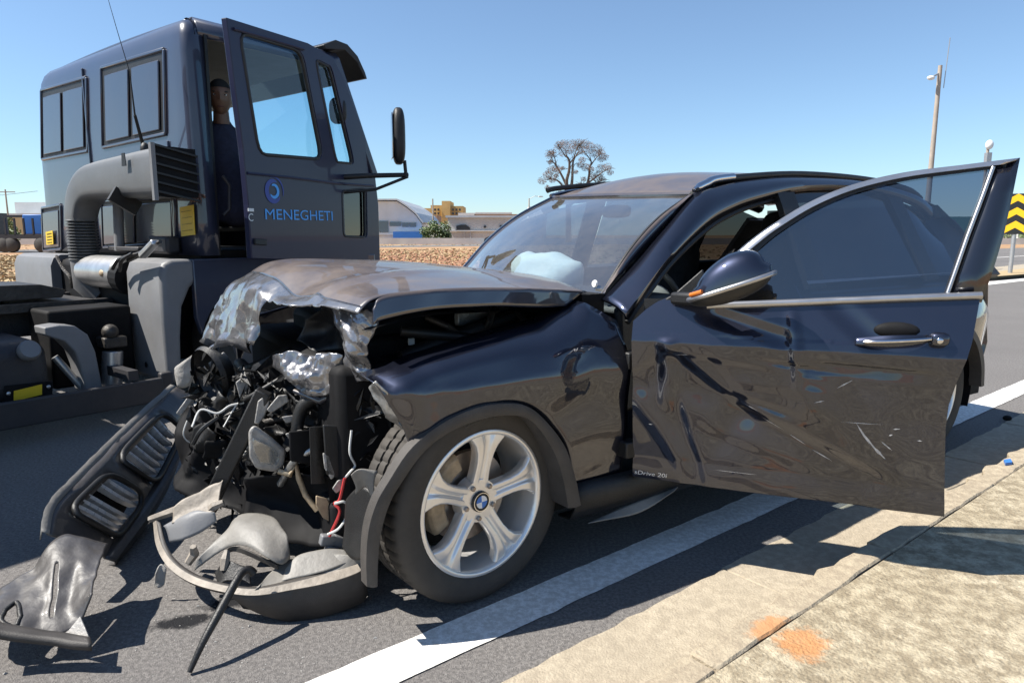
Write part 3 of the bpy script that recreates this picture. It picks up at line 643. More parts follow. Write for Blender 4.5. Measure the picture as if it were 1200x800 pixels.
# liner in front of the wheel
flap('arch_liner', [cs(406,585,-.22), cs(418,572,-.16), cs(432,575,-.11), cs(444,590,-.08)], [cs(402,640,-.22), cs(415,655,-.17), cs(430,652,-.10), cs(436,640,-.08)], 20, 20, .014, 8, 71, M['trim'])
flap('liner_tear', [cs(413,556,-.10), cs(424,548,-.08), cs(442,550,-.06)], [cs(417,578,-.12), cs(428,570,-.10), cs(438,590,-.07)], 12, 10, .012, 15, 72, M['greyplastic'])
# splinters: far too many to count
mb = MB()
for k in range(620):
    u, v = rng.uniform(222, 440), rng.uniform(430, 600)
    if 300 < u < 395 and v > 560: continue
    o = -.28-(440-u)/218*.85 + rng.uniform(-.06,.08); c = Vector(cs(u, v, o)); L_s = rng.uniform(.012,.075); W_s = rng.uniform(.003,.022)
    rot = Matrix.Rotation(rng.uniform(0,6.3), 3, 'X') @ Matrix.Rotation(rng.uniform(0,6.3), 3, 'Z') @ Matrix.Rotation(rng.uniform(0,6.3), 3, 'Y')
    vs = [rot @ Vector((-L_s, 0, 0)), rot @ Vector((-L_s*.2, W_s, .004)), rot @ Vector((L_s, rng.uniform(-1,1)*W_s, .006)), rot @ Vector((0, -W_s, -.004)), rot @ Vector((0, 0, .008))]
    mb.add([c+p for p in vs], [(0,1,4), (1,2,4), (2,3,4), (3,0,4), (0,3,2,1)])
sp = mb.build('splinters', M['trim'], car); sp['kind'] = 'stuff'
mb = MB()
for k in range(90):
    u, v = rng.uniform(225, 420), rng.uniform(445, 600)
    if 300 < u < 395 and v > 555: continue
    o = -.26-(440-u)/218*.85 + rng.uniform(-.05,.08); c = Vector(cs(u, v, o)); L_s = rng.uniform(.008,.030); W_s = rng.uniform(.002,.010)
    rot = Matrix.Rotation(rng.uniform(0,6.3), 3, 'X') @ Matrix.Rotation(rng.uniform(0,6.3), 3, 'Z') @ Matrix.Rotation(rng.uniform(0,6.3), 3, 'Y')
    vs = [rot @ Vector((-L_s, 0, 0)), rot @ Vector((-L_s*.2, W_s, .004)), rot @ Vector((L_s, rng.uniform(-1,1)*W_s, .006)), rot @ Vector((0, -W_s, -.004)), rot @ Vector((0, 0, .005))]
    mb.add([c+p for p in vs], [(0,1,4), (1,2,4), (2,3,4), (3,0,4), (0,3,2,1)])
sp = mb.build('pale_splinters', M['lightbits'], car); sp['kind'] = 'stuff'

flap('shade_backing', [cs(286,556,-.64), cs(340,558,-.5), cs(404,556,-.33)], [cs(282,622,-.64), cs(335,634,-.5), cs(400,642,-.35)], 30, 22, .03, 10, 47, M['blk'], (.08,0,0))  # black backing sheet added for the deep shade under the nose
MB().box((.06,.90,.20), (.92,1.2,.22)).build('subframe', M['blk'], car, bevel=.02)  # black box added below the engine, more backing for that shade
# torn dark sheets filling the crushed nose
for k in range(26):
    u, v = rng.uniform(228, 425), rng.uniform(450, 585)
    if 312 < u < 392 and v > 548: continue
    o = -.30-(440-u)/218*.80 + rng.uniform(-.08,.05); w, h = rng.uniform(10,26), rng.uniform(8,24); a = rng.uniform(0, 3.14); c_, s_ = math.cos(a), math.sin(a)
    q = lambda x, y, dd: cs(u+x*c_-y*s_, v+x*s_+y*c_, o+dd)
    flap('torn_sheet', [q(-w,-h*.5,.02), q(0,-h*.6,.05), q(w,-h*.3,-.02)], [q(-w*.8,h*.5,-.03), q(0,h*.4,.01), q(w*.7,h*.6,.03)], 14, 10, .03, 18, 200+k, M[('trim','trim','blk','trim','blk')[k % 5]])
# ---- sill, rear flank, tail
sec = [(-.01,.33),(-.035,.30),(-.035,.24),(-.01,.20),(.06,.19)]
MB().grid([[(s, y, z) for s in (.33,.6,1.2,1.8,2.36)] for y, z in sec]).build('sill', M['trim'], car, smooth=True, solid=.01)
flap('sill_trim', [cs(700,607,.02), cs(740,590,.02), cs(795,570,.03)], [cs(690,612,.04), cs(750,600,.05), cs(790,575,.05)], 14, 6, .006, 9, 81, M['greyplastic'])
bot = [(1.62,.30),(1.9,.30),(2.25,.30),(2.352,.36),(2.40,.50),(2.50,.62),(2.62,.685),(2.757,.70),(2.90,.685),(3.02,.62),(3.12,.50),(3.16,.34),(3.25,.30),(3.42,.36)]
top = [(1.62,.955),(1.8,.96),(2.0,.965),(2.2,.97),(2.3,.975),(2.45,.98),(2.6,.985),(2.757,.99),(2.9,.99),(3.02,.985),(3.12,.98),(3.22,.975),(3.32,.965),(3.42,.95)]
bl, tl_ = cr(bot, 80), cr(top, 80)
G2 = [[tuple(bl[i]+(tl_[i]-bl[i])*t) for i in range(80)] for t in np.linspace(0, 1, 18)]
MB().grid(flank(G2)).build('rear_flank', M['paint'], car, smooth=True, solid=.005)
MB().grid([[(x+2.757, y, z) for x, z in wl] for y in (.0,.15,.34)]).build('wheel_well', M['blk'], car, smooth=True)
rf = [(2.35,.34),(2.375,.48),(2.47,.61),(2.60,.68),(2.757,.70),(2.92,.68),(3.04,.61),(3.13,.48),(3.16,.34)]
A = cr(rf, 40); rows = []
for t, dy in ((1.05,-.03), (1.04,-.058), (.94,-.06), (.93,.0)):
    rows.append([((x-2.757)*t+2.757, dy, (z-.33)*t+.33) for x, z in A])
MB().grid(rows).build('arch_flare', M['flare'], car, smooth=50)
# right flank (far side), tail
bot2 = [(-.40,.45),(-.36,.60),(-.2,.68),(.0,.70),(.2,.66),(.36,.5),(.42,.3),(1.0,.28),(2.3,.28),(2.4,.5),(2.55,.66),(2.757,.70),(2.95,.67),(3.12,.5),(3.18,.3),(3.42,.36)]
top2 = [(-.40,.74),(-.36,.76),(-.2,.80),(.0,.85),(.2,.89),(.36,.92),(.5,.94),(1.0,.95),(2.3,.975),(2.4,.98),(2.55,.985),(2.757,.99),(2.95,.99),(3.12,.98),(3.22,.97),(3.42,.95)]
bl, tl_ = cr(bot2, 80), cr(top2, 80)
MB().grid(flank([[tuple(bl[i]+(tl_[i]-bl[i])*t) for i in range(80)] for t in np.linspace(0, 1, 10)], True)).build('far_flank', M['paint'], car, smooth=True, solid=.005)
MB().bar((.3,1.72,.25), (2.4,1.72,.25), .08, .12).build('sill', M['trim'], car, bevel=.01)
tail = []
for z, s in ((.28,3.38),(.36,3.45),(.55,3.52),(.62,3.50),(.80,3.47),(.95,3.44),(1.0,3.42)):
    tail.append([(s-.10*abs((y-.87)/.87)**4, y, z) for y in np.linspace(.06,1.68,14)])
MB().grid(tail).build('tailgate', M['paint'], car, smooth=True, solid=.005)
MB().grid([[(s, y, z) for y in np.linspace(.12+w, 1.62-w, 8)] for s, z, w in ((3.42,1.0,0),(3.32,1.2,.08),(3.2,1.34,.17))]).build('rear_glass', M['tint2'], car, smooth=True)
MB().grid([[(s, wy, z) for s, z in zip(np.linspace(1.6,3.4,10), zz)] for wy, zz in ((.0,[.962+.002*k for k in range(10)]), (.012,[.975]*10))]).build('belt_trim', M['satin'], car)
# side glass behind the door, far side glass, pillars
def sideglass(name, s0, s1, right, m, zt=None):
    P = []
    for t in np.linspace(0, 1, 5):
        P.append([])
        for s in np.linspace(s0, s1, 8):
            ztop = np.interp(s, [x for x, _, _ in lo], [z for _, _, z in lo]); yt = np.interp(s, [x for x, _, _ in lo], [y for _, y, _ in lo])
            z = .96+(ztop-.96)*t; y = .02+(yt-.02)*t
            P[-1].append((s, y+.012 if not right else 1.73-y, z + (.03*t if right else 0)))
    return MB().grid(P).build(name, m, car, smooth=True)
sideglass('rear_door_glass', 1.74, 2.62, False, M['tint2']); sideglass('quarter_glass', 2.70, 3.12, False, M['tint2'])
sideglass('far_door_glass', .95, 1.66, True, M['tint']); sideglass('far_rear_glass', 1.76, 2.6, True, M['tint']); sideglass('far_quarter_glass', 2.7, 3.1, True, M['tint2'])
for s in (1.69, 2.66, 3.2):
    zt = np.interp(s, [x for x, _, _ in lo], [z for _, _, z in lo]); yt = np.interp(s, [x for x, _, _ in lo], [y for _, y, _ in lo])
    w = .12 if s < 3 else .4
    MB().bar((s, .025, .94), (s, yt+.008, zt+.01), .03, w, (1,0,0)).build('pillar', M['trim'], car)
    MB().bar((s, 1.72, .94), (s, 1.74-yt, zt+.04), .03, w, (1,0,0)).build('pillar', M['trim'], car)
far_top = [(x+.1*(x < 1.3), 1.72-y, z+.035) for x, y, z in [tuple((U_[i]+L_[i])/2) for i in range(21, 60, 3)]]
MB().tube(far_top, .04, 8).build('far_roof_edge', M['paint'], car, smooth=True)
# ---- cabin
MB().box((1.9,.87,.30), (3.0,1.62,.10)).build('floor_pan', M['blk'], car)
MB().grid([[(s, y, z) for y in np.linspace(.30,1.45,8)] for s, z in ((1.25,1.335),(1.9,1.415),(2.9,1.37))]).build('headliner', M['headliner'], car)
db = [(.62,.90),(.72,.945),(.85,.95),(1.0,.93),(1.06,.87),(1.04,.70),(1.0,.55),(.66,.5)]
MB().prism(db, lambda a, b, d: (a, d, b), .10, 1.66).build('dashboard', M['trim'], car, bevel=.02)
def seat(y):
    s_ = empty('tmp', (0,0,0)); bpy.data.objects.remove(s_)
    c = MB().sphere((1.62,y,.56), .30,.26,.10, 20, 12, e=.55).build('seat_cushion', M['fabric'], car, smooth=True)
    b = MB().sphere((1.95,y,.86), .09,.25,.34, 20, 12, Matrix.Rotation(R(18), 3, 'Y'), .6).build('seat_backrest', M['fabric'], car, smooth=True)
    MB().sphere((2.06,y,1.20), .05,.13,.09, 16, 10, Matrix.Rotation(R(10), 3, 'Y'), .6).build('headrest', M['fabric'], car, smooth=True)
seat(.47); seat(1.25)
MB().sphere((2.75,.87,.80), .10,.62,.32, 24, 12, Matrix.Rotation(R(15), 3, 'Y'), .5).build('rear_seat', M['fabric'], car, smooth=True)
sw = [(.155*math.cos(a), .155*math.sin(a)) for a in np.linspace(0, 2*math.pi, 25)]
Rm = Matrix.Rotation(R(-28), 3, 'Y')
MB().tube([tuple(Vector((1.16,.47,.90)) + Rm @ Vector((0, a, b))) for a, b in sw], .014, 8).build('steering_wheel', M['trim'], car, smooth=True)
MB().sphere((1.15,.47,.89), .05,.11,.07, 16, 8, Rm).build('steering_airbag_cover', M['headliner'], car, smooth=True)
ab = MB().sphere((0,0,0), .13,.30,.15, 26, 18, None, .85)
ab.v = [(.98+x*.95+.02*noise.noise(Vector((x*9,y*9,z*9))), 1.06+y*.85+.03*noise.noise(Vector((x*7+3,y*7,z*7))), 0.965+z*.80+.03*noise.noise(Vector((x*8,y*8+5,z*8)))) for x, y, z in ab.v]
MB.build(ab, 'passenger_airbag', M['airbag'], car, smooth=True)
MB().sphere((1.27,.87,1.285), .025,.10,.032, 16, 8, None, .6).build('rear_view_mirror', M['trim'], car, smooth=True)

# ---- the open front door
DH = np.array([.406, 2.269, 0.]); DA = R(-21.668); DX = np.array([math.cos(DA), math.sin(DA), 0]); DN = np.array([-math.sin(DA), math.cos(DA), 0])
def D(k, y, z): return tocar(DH + DX*k + DN*y + np.array([0,0,z]))
def dk(u, v, y=0.):
    P = onpl(u, v, DH+DN*y, DN); return ((P-DH)@DX, P[2])
TILT = .26; ZB = .955
dn_t = DN - np.array([0,0,TILT]); 
def dt(u, v, off=0.):         # sight line -> leaning plane of the door glass
    P = onpl(u, v, DH+DN*(.045+off)+np.array([0,0,ZB]), dn_t); q = P-DH
    return np.array(tocar(P))
ztop = [(0,.885),(.04,.925),(.076,.952),(.125,.972),(.16,.966),(.20,.952),(.267,.938),(.6,.965),(1.0,.993)]
def dy(k, z):
    y = -.02
    if z > .82: y += .33*(z-.82)**1.05*(1.0 if k > .02 else 1)
    else: y += .22*min(.82-z, .08)+.03*max(0, min(.74-z, .12))
    if z < .62: y += .015*min(.62-z, .22)
    if z < .37: y += 2.2*(.37-z)**2
    # dents: pinch near the front edge, a long diagonal gouge, a push below the handle, ripples
    def seg(a, b, w, A, hard=False):          # sharp crease along a line, fading at its ends
        ax_, az_ = b[0]-a[0], b[1]-a[1]; L2 = ax_*ax_+az_*az_; t = ((k-a[0])*ax_+(z-a[1])*az_)/L2
        d = abs((k-a[0])*az_-(z-a[1])*ax_)/math.sqrt(L2); f = 1 if 0 < t < 1 else math.exp(-(((-t if t < 0 else t-1))*math.sqrt(L2)/.06)**2)
        d *= -1 if ((k-a[0])*az_-(z-a[1])*ax_)/math.sqrt(L2) > 0 else 1      # + above the line
        wu, wl2 = w if isinstance(w, tuple) else (w, w)
        q = max(0, 1-d/wu) if d > 0 else max(0, 1+d/wl2)
        return A*q*f if hard else A*q*q*(3-2*q)*f
    lw_ = max(0, min(1, (.84-z)/.04))
    y += lw_*(seg((.116,.82),(.118,.64), .045, -.014) + seg((.015,.70),(.105,.76), (.03,.10), .010) + seg((.13,.76),(.36,.59), (.045,.30), .019) + seg((.36,.59),(.74,.42), (.05,.30), .019))
    y += lw_*(seg((.20,.765),(.46,.735), (.025,.14), .007) + seg((.46,.74),(.62,.62), (.05,.05), -.004) + seg((.30,.53),(.55,.45), (.10,.05), -.006))
    y += lw_*(seg((.47,.772),(.535,.765), (.012,.032), .011, True) + seg((.62,.778),(.82,.770), (.012,.036), .012, True) + seg((.36,.640),(.47,.612), (.02,.022), .009, True) + seg((.40,.700),(.56,.690), (.05,.03), -.005, True) + seg((.27,.74),(.33,.66), (.03,.03), .006, True) + seg((.03,.60),(.16,.42), (.05,.05), -.008) + seg((.12,.66),(.21,.38), (.04,.06), .010))
    y += seg((.50,.86),(.515,.77), .03, -.010) + seg((.30,.90),(.44,.86), .04, .012) + seg((.62,.95),(.70,.88), .05, .008)
    y += .16*max(0, min(.74-z, .34)) + .000 + .012*math.exp(-((k-.22)/.07)**2-((z-.66)/.05)**2) - .014*math.exp(-((k-.56)/.06)**2-((z-.63)/.06)**2) + .010*math.exp(-((k-.86)/.08)**2-((z-.62)/.08)**2) - .012*math.exp(-((k-.72)/.14)**2-((z-.56)/.10)**2) + .005*math.exp(-((k-.07)/.06)**2-((z-.52)/.10)**2) + .006*noise.noise(Vector((k*4.2, z*6, 1)))*(1 if z < .85 else .3) + .0016*noise.noise(Vector((k*14, z*16, 3)))*(1 if z < .82 else .2)
    y += .0012*math.sin((k*1.3+z)*30)*math.exp(-((k-.7)/.25)**2-((z-.52)/.10)**2)
    return y
def kr(z): return float(np.interp(z, [.32,.45,.60,.68,.76,.87,1.0], [.957,.944,.930,.928,.940,.966,.983]))
NK, NZ = 190, 130; g = []
for i in range(NZ):
    t = i/(NZ-1); g.append([])
    for j in range(NK):
        q = j/(NK-1); zt = np.interp(q*.97, [a for a, _ in ztop], [b for _, b in ztop]); zb = .322-.006*math.sin(math.pi*q)
        z = zb+(zt-zb)*t; k = q*kr(z)
        g[-1].append(D(k, dy(k, z), z))
door = MB().grid(g).build('front_door', M['paint'], car, smooth=70)
door['label'] = 'dented black front door swung wide open'
# inner shell and edges
inn = [[D(k, .13, z) for k in (.01,.3,.6,kr(z)-.004)] for z in (.32,.6,.9,.95)]
MB().grid(inn).build('door_lining', M['trim'], door)
ring = [D(0,dy(0,z),z) for z in np.linspace(.322,.885,12)]; ring2 = [D(.012,.13,z) for z in np.linspace(.322,.885,12)]
MB().grid([ring, ring2]).build('door_edge', M['trim'], door)
ring = [D(kr(z),dy(kr(z),z),z) for z in np.linspace(.322,.99,40)]; ring2 = [D(kr(z)-.004,.13,z) for z in np.linspace(.322,.99,40)]
MB().grid([ring, ring2]).build('door_edge', M['paint'], door)
ring = [D(k,dy(k,.322),.322-.006*math.sin(math.pi*k)) for k in np.linspace(0,.957,20)]; ring2 = [D(k,.13,.322) for k in np.linspace(0,.957,20)]
MB().grid([ring, ring2]).build('door_edge', M['trim'], door)
MB().grid([[D(k, dy(k, z)+.003, z) for k, z in ((k, np.interp(k, [a for a, _ in ztop], [b for _, b in ztop])) for k in np.linspace(.0,.985,30))], [D(k, .12, np.interp(k, [a for a, _ in ztop], [b for _, b in ztop])) for k in np.linspace(.0,.985,30)]]).build('door_sill_seal', M['trim'], door)
for z in (.42, .74):
    MB().box(D(-.02,.07,z), (.06,.05,.06)).build('door_hinge', M['trim'], door, bevel=.006)
# belt trim
MB().tube([tuple(np.array(D(k, dy(k, z)-.004, z+.008))) for k, z in [(k, .938+(k-.267)*.076) for k in np.linspace(.235,.985,24)]], .011, 8).build('belt_trim', M['satin'], door, smooth=True)
# window frame
otop = [dt(u, v) for u, v in ((800,345),(830,320),(856,301),(880,281),(905,263),(950,236),(1000,216),(1060,202),(1130,193),(1195,185))]
itop = [dt(u, v) for u, v in ((815,350),(842,327),(868,308),(889,290),(913,271),(955,245),(1003,225),(1060,211),(1125,202),(1165,197))]
A, B = cr(otop, 50), cr(itop, 50)
mid = [(a*.5+b*.5) for a, b in zip(A, B)]
nv = np.array([0, -1, 0.])
dnl = np.array(tocar(W0+DN))-np.array(tocar(W0))          # door normal in car axes
MB().grid([[tuple(a-dnl*.002) for a in A], [tuple(a*.8+b*.2-dnl*.012) for a, b in zip(A, B)], [tuple(a*.35+b*.65-dnl*.012) for a, b in zip(A, B)], [tuple(a*.3+b*.7-dnl*.0) for a, b in zip(A, B)]]).build('window_frame', M['satin'], door, smooth=50, solid=.004)
MB().grid([[tuple(a+dnl*.03) for a in A], [tuple(a-dnl*.001) for a in A]]).build('frame_edge', M['trim'], door)
MB().grid([[tuple(a*.3+b*.7-dnl*.003) for a, b in zip(A, B)], [tuple(a*-.15+b*1.15-dnl*.003) for a, b in zip(A, B)]]).build('window_seal', M['trim'], door)
bp = [[(1165,193),(1195,185)], [(1152,230),(1187,225)], [(1135,275),(1176,275)], [(1120,318),(1163,318)], [(1108,352),(1150,354)]]
MB().grid([[tuple(dt(*a)-dnl*.004), tuple((dt(*a)+dt(*b))/2-dnl*.0045), tuple(dt(*b)-dnl*.004)] for a, b in bp]).build('pillar_cover', M['gloss'], door, smooth=True, solid=.012, off=1)
MB().tube([tuple(dt(u, v)-dnl*.008) for u, v in ((1163,196),(1150,232),(1133,277),(1118,320),(1107,351))], .006, 8).build('window_trim', M['satin'], door, smooth=True)
gl = [dt(815,350,.004)] + [p for p in [b+dnl*.004 for b in B[8:]]]
bottom = [dt(u, v, .004) for u, v in ((1108,356),(1050,358),(950,361),(860,364),(815,352))]
Wn = len(B)
gg = ruled([b+dnl*.006 for b in B], [dt(815+(1108-815)*t, 366-10*t, .006) for t in np.linspace(0, 1, 50)], 50, 14, True)
MB().grid(gg).build('window_glass', M['tint'], door, smooth=True)
# handle
hz = [dk(u, v, -.02) for u, v in ((1004,399),(1060,396),(1112,397))]
k0, z0 = dk(1003,400,-.02); k1, z1 = dk(1088,397,-.02); k2, z2 = dk(1112,397,-.02)
mb = MB(); ringp = []
for t in np.linspace(0, 1, 12):
    k = k0+(k1-k0)*t; z = z0+(z1-z0)*t; y = dy(k, z)-.012-.022*math.sin(math.pi*t)**.6; hh = .011+.006*math.sin(math.pi*t)
    ringp.append([D(k, y, z+hh), D(k, y-.010, z+hh*.4), D(k, y-.010, z-hh*.6), D(k, y, z-hh), D(k, y+.010, z)])
mb.add([p for rg in ringp for p in rg], [(i*5+q, i*5+(q+1) % 5, (i+1)*5+(q+1) % 5, (i+1)*5+q) for i in range(11) for q in range(5)]+[tuple(range(5)), tuple(55+q for q in range(5))])
mb.build('door_handle', M['paint'], door, smooth=60)
MB().tube([D(k0+.012+(k1-k0)*t*.96, dy(.8,z0)-.020-.020*math.sin(math.pi*t)**.6, z0+.002+(z1-z0)*t) for t in np.linspace(0,1,10)], .0045, 6).build('handle_strip', M['chrome'], door, smooth=True)
kc = (k1+k2)/2+.003; MB().sphere(D(kc, dy(kc,z1)-.010, z1), .026,.020,.020, 16, 10, Matrix.Rotation(DA-CA, 3, 'Z'), .7).build('handle_end', M['paint'], door, smooth=True)
MB().sphere(D(kc-.002, dy(kc,z1)-.030, z1-.002), .009,.004,.009, 12, 8, Matrix.Rotation(DA-CA, 3, 'Z')).build('key_lock', M['chrome'], door, smooth=True)
km, zm = dk(1052,389,-.01); MB().sphere(D(km, dy(km,zm)+.006, zm+.002), .062,.016,.026, 18, 10, Matrix.Rotation(DA-CA, 3, 'Z')).build('handle_recess', M['blk'], door, smooth=True)
# mirror
Rd = Matrix.Rotation(DA-CA, 3, 'Z') @ Matrix.Rotation(R(-20), 3, 'Y')
kmr, zmr = dk(856,334,-.12); mc = Vector(D(kmr, -.12, zmr))
mb = MB().sphere((0,0,0), .125,.075,.09, 28, 20, None, .8); 
mb.v = [tuple(mc + Rd @ Vector((x*(1-.12*(z > .03)) + .25*z, y, z*(1.0 if z > 0 else .55)*(1-.25*max(0, -x)/.125)))) for x, y, z in mb.v if True]
capm = MB(); lowm = MB()
idx_up = [f for f in mb.f if sum((f_ // 28) for f_ in f)/4 < 10]; idx_lo = [f for f in mb.f if sum((f_ // 28) for f_ in f)/4 >= 10]
capm.add(mb.v, idx_up); lowm.add(mb.v, idx_lo)
capm.build('mirror_cap', M['paint'], door, smooth=True); lowm.build('mirror_shell', M['trim'], door, smooth=True)
eq = [Vector((.128*math.copysign(abs(math.cos(a))**.8, math.cos(a)), .078*math.copysign(abs(math.sin(a))**.8, math.sin(a)), -.004)) for a in np.linspace(math.pi, 2*math.pi, 22)]
MB().tube([tuple(mc + Rd @ p) for p in eq], .008, 8).build('mirror_trim', M['satin'], door, smooth=True)
am_ = eq[4:8]; MB().tube([tuple(mc + Rd @ (p*1.02+Vector((0,0,.014)))) for p in am_], .007, 8).build('mirror_indicator', M['orange'], door, smooth=True)
MB().bar(D(.13,.02,.965), D(kmr-.05,-.07,zmr-.05), .05, .04).build('mirror_arm', M['trim'], door, bevel=.01)
MB().prism([(.045,.93),(.125,.975),(.215,1.06),(.24,.95)], lambda a, b, d: D(a, d, b), .02, .04).build('mirror_sail', M['trim'], door, bevel=.004)
# scrapes through the paint
M['scrape'] = mat('scraped_primer', (.42,.42,.43), .6, var=.3, vscale=40)
rg2 = random.Random(21)
def scrape(k, z, ln, an, w):
    P = [[], []]
    for t in np.linspace(-.5, .5, 8):
        ww = w*(1-abs(2*t))*rg2.uniform(.5, 1.2)
        for q, sg in ((0, 1), (1, -1)):
            kk, zz = k+ln*t*math.cos(an)-sg*ww*math.sin(an), z+ln*t*math.sin(an)+sg*ww*math.cos(an)
            P[q].append(D(kk, dy(kk, zz)-.0012, zz))
    MB().grid(P).build('paint_scrape', M['scrape'], door)
for u, v, ln, an, w in ((1020,520,.10,-.9,.004), (1030,532,.07,-.8,.006), (1012,510,.09,-1.0,.003), (1040,525,.05,-.7,.003), (990,450,.05,.6,.003), (1010,497,.12,.02,.0012), (960,470,.03,.3,.002), (1052,505,.02,.1,.003), (1045,512,.012,.4,.003), (905,500,.08,-.5,.0015), (935,520,.06,-.55,.002), (965,540,.07,-.5,.002), (880,480,.05,-.45,.0012), (860,560,.14,.0,.001), (1080,520,.016,0,.002), (760,500,.015,0,.002), (800,415,.05,.1,.001)):
    kk, zz = dk(u, v, 0.); scrape(kk, zz, ln, an, w)
# script on the lower front of the door
kb, zb = dk(739,561,0)
def bfn(x, y): return D(kb+x, dy(kb+x, zb+y)-.003, zb+y)
text_mesh('sDrive 20i', .022, M['letter'], 'door_script', door, bfn, xs=1.25, shear=.15)
# ------------------------------------------------------------------ the truck (local axes: x forwards, y to its left, z up; origin under the near rear corner of the cab)
TA = R(51.904); T0 = np.array([-2.099, 4.611, 0.]); TX = np.array([math.cos(TA), math.sin(TA), 0]); TY = np.array([-math.sin(TA), math.cos(TA), 0])
def tot(P):
    q = np.array(P)-T0; return np.array([q@TX, q@TY, P[2]])
def tre(u, v, x=0.): return tot(onpl(u, v, T0+TX*x, TX))
def tsd(u, v, y=0.): return tot(onpl(u, v, T0+TY*y, TY))
truck = empty('tractor_truck', (T0[0], T0[1], 0), TA)
tag(truck, 'dark blue-grey flat-fronted truck with its cab door open, behind the wrecked car', 'truck')
# cab shell: right rear pillar, rear wall, left rear corner
def cab_ring(z, ins):
    yn = -.03+.03*(z-1)/1.5+ins; yf = 2.74-.05*max(0, z-1.0)-.30*max(0, z-1.9)**1.6-ins; x0 = .012*(2.5-z)*0+ins; r = .07
    pts = [(.13, yn), (.08, yn)]
    pts += [(x0+r-r*math.sin(a), yn+r-r*math.cos(a)) for a in np.linspace(0, math.pi/2, 7)]
    pts += [(x0, yn+r+(yf-yn-2*r)*t) for t in np.linspace(.05,.95,14)]
    pts += [(x0+r-r*math.cos(a), yf-r+r*math.sin(a)) for a in np.linspace(0, math.pi/2, 7)]
    pts += [(.2, yf), (.3, yf)]
    return pts
lev = [(1.03,.0),(1.25,0),(1.5,0),(1.8,0),(2.1,0),(2.35,0),(2.45,.004),(2.51,.02),(2.55,.05),(2.572,.10)]
cab = MB().grid([[(x, y, z) for x, y in cab_ring(z, i_)] for z, i_ in lev]).build('cab_shell', M['truck'], truck, smooth=55, solid=.03)
tp = cab_ring(2.572, .10); yfr = tp[-1][1]
MB().grid([[(x, y, 2.573+.02*math.sin(math.pi*(y)/2.5)) for y in np.linspace(.07, yfr, 12)] for x in (.10,.5,.9,1.22)]).build('cab_roof', M['truck'], truck, smooth=True, solid=.02)
MB().grid([[(.10, .12, 2.49), (1.2,.12,2.47)], [(.10,2.4,2.49), (1.2,2.4,2.47)]]).build('cab_headliner', M['headliner'], truck)
# roof edge above the door opening
MB().grid([[(x, y, z) for x in (.10,.5,.9,1.24)] for y, z in ((.005,2.44),(.0,2.48),(.015,2.53),(.06,2.572))]).build('roof_edge', M['truck'], truck, smooth=True, solid=.03)
# stamped rear panels: frame and two panes each
def rearpanel(q, panes, d=.022):
    c = [tre(*p, 0.) for p in q]                      # tl, tr, br, bl
    f = MB()
    loop = c + [c[0]]
    for a, b in zip(loop[:-1], loop[1:]): f.bar((-.004, a[1], a[2]), (-.004, b[1], b[2]), .026, .022, (1,0,0))
    f.build('rear_panel_frame', M['truck'], cab, bevel=.008, seg=2)
    g_ = MB().add([(-.003, p[1], p[2]) for p in c], [(0,1,2,3)]); g_.build('rear_panel_shade', M['trim'], cab)  # black plate painting in the shade of the stamped groove
    for (t0, t1) in panes:
        def e(t, v): 
            a = c[0]+(c[1]-c[0])*t; b = c[3]+(c[2]-c[3])*t; return a+(b-a)*v
        pts = [e(t0,.11), e(t1,.11), e(t1,.94), e(t0,.94)]
        MB().prism([(p[1], p[2]) for p in pts], lambda a, b, dd: (dd, a, b), -.004, -.016).build('rear_panel_pane', M['truck'], cab, bevel=.009, seg=3)
rearpanel([(49,106),(102,91),(104,177),(50,187)], [(.07,.47),(.53,.94)])
rearpanel([(119,80),(193,58),(195,157),(121,173)], [(.08,.47),(.53,.93)])
rearpanel([(50,244),(72,240),(73,292),(52,294)], [(.08,.92)])
rearpanel([(120,236),(205,230),(207,285),(122,290)], [(.03,.48),(.52,.97)])
for u, z0_, z1_ in ((108,2.45,1.05), (200,1.8,1.05)):
    p = tre(u, 200); MB().bar((-.004, p[1], z0_), (-.004, p[1], z1_), .02, .02, (1,0,0)).build('wall_rib', M['truck'], cab, bevel=.006)
# yellow plates
def plate(name, q, x, m=None, lines=4, par=None):
    c = [tre(*p, x) for p in q]; o = MB().prism([(p[1], p[2]) for p in c], lambda a, b, d: (d, a, b), x, x-.004).build(name, m or M['yellow'], par or cab)
    for k in range(lines):
        t = (k+.8)/(lines+.6); a = c[0]+(c[3]-c[0])*t; b = c[1]+(c[2]-c[1])*t; a, b = a+(b-a)*.14, a+(b-a)*.86
        MB().bar((x-.0055, a[1], a[2]), (x-.0055, b[1], b[2]), .008, .001, (0,0,1)).build('plate_line', M['ink'], o)
plate('yellow_plate', [(211,243),(227,240),(229,275),(213,277)], -.012)
plate('yellow_plate', [(54,272),(62,270),(63,286),(55,287)], -.03)
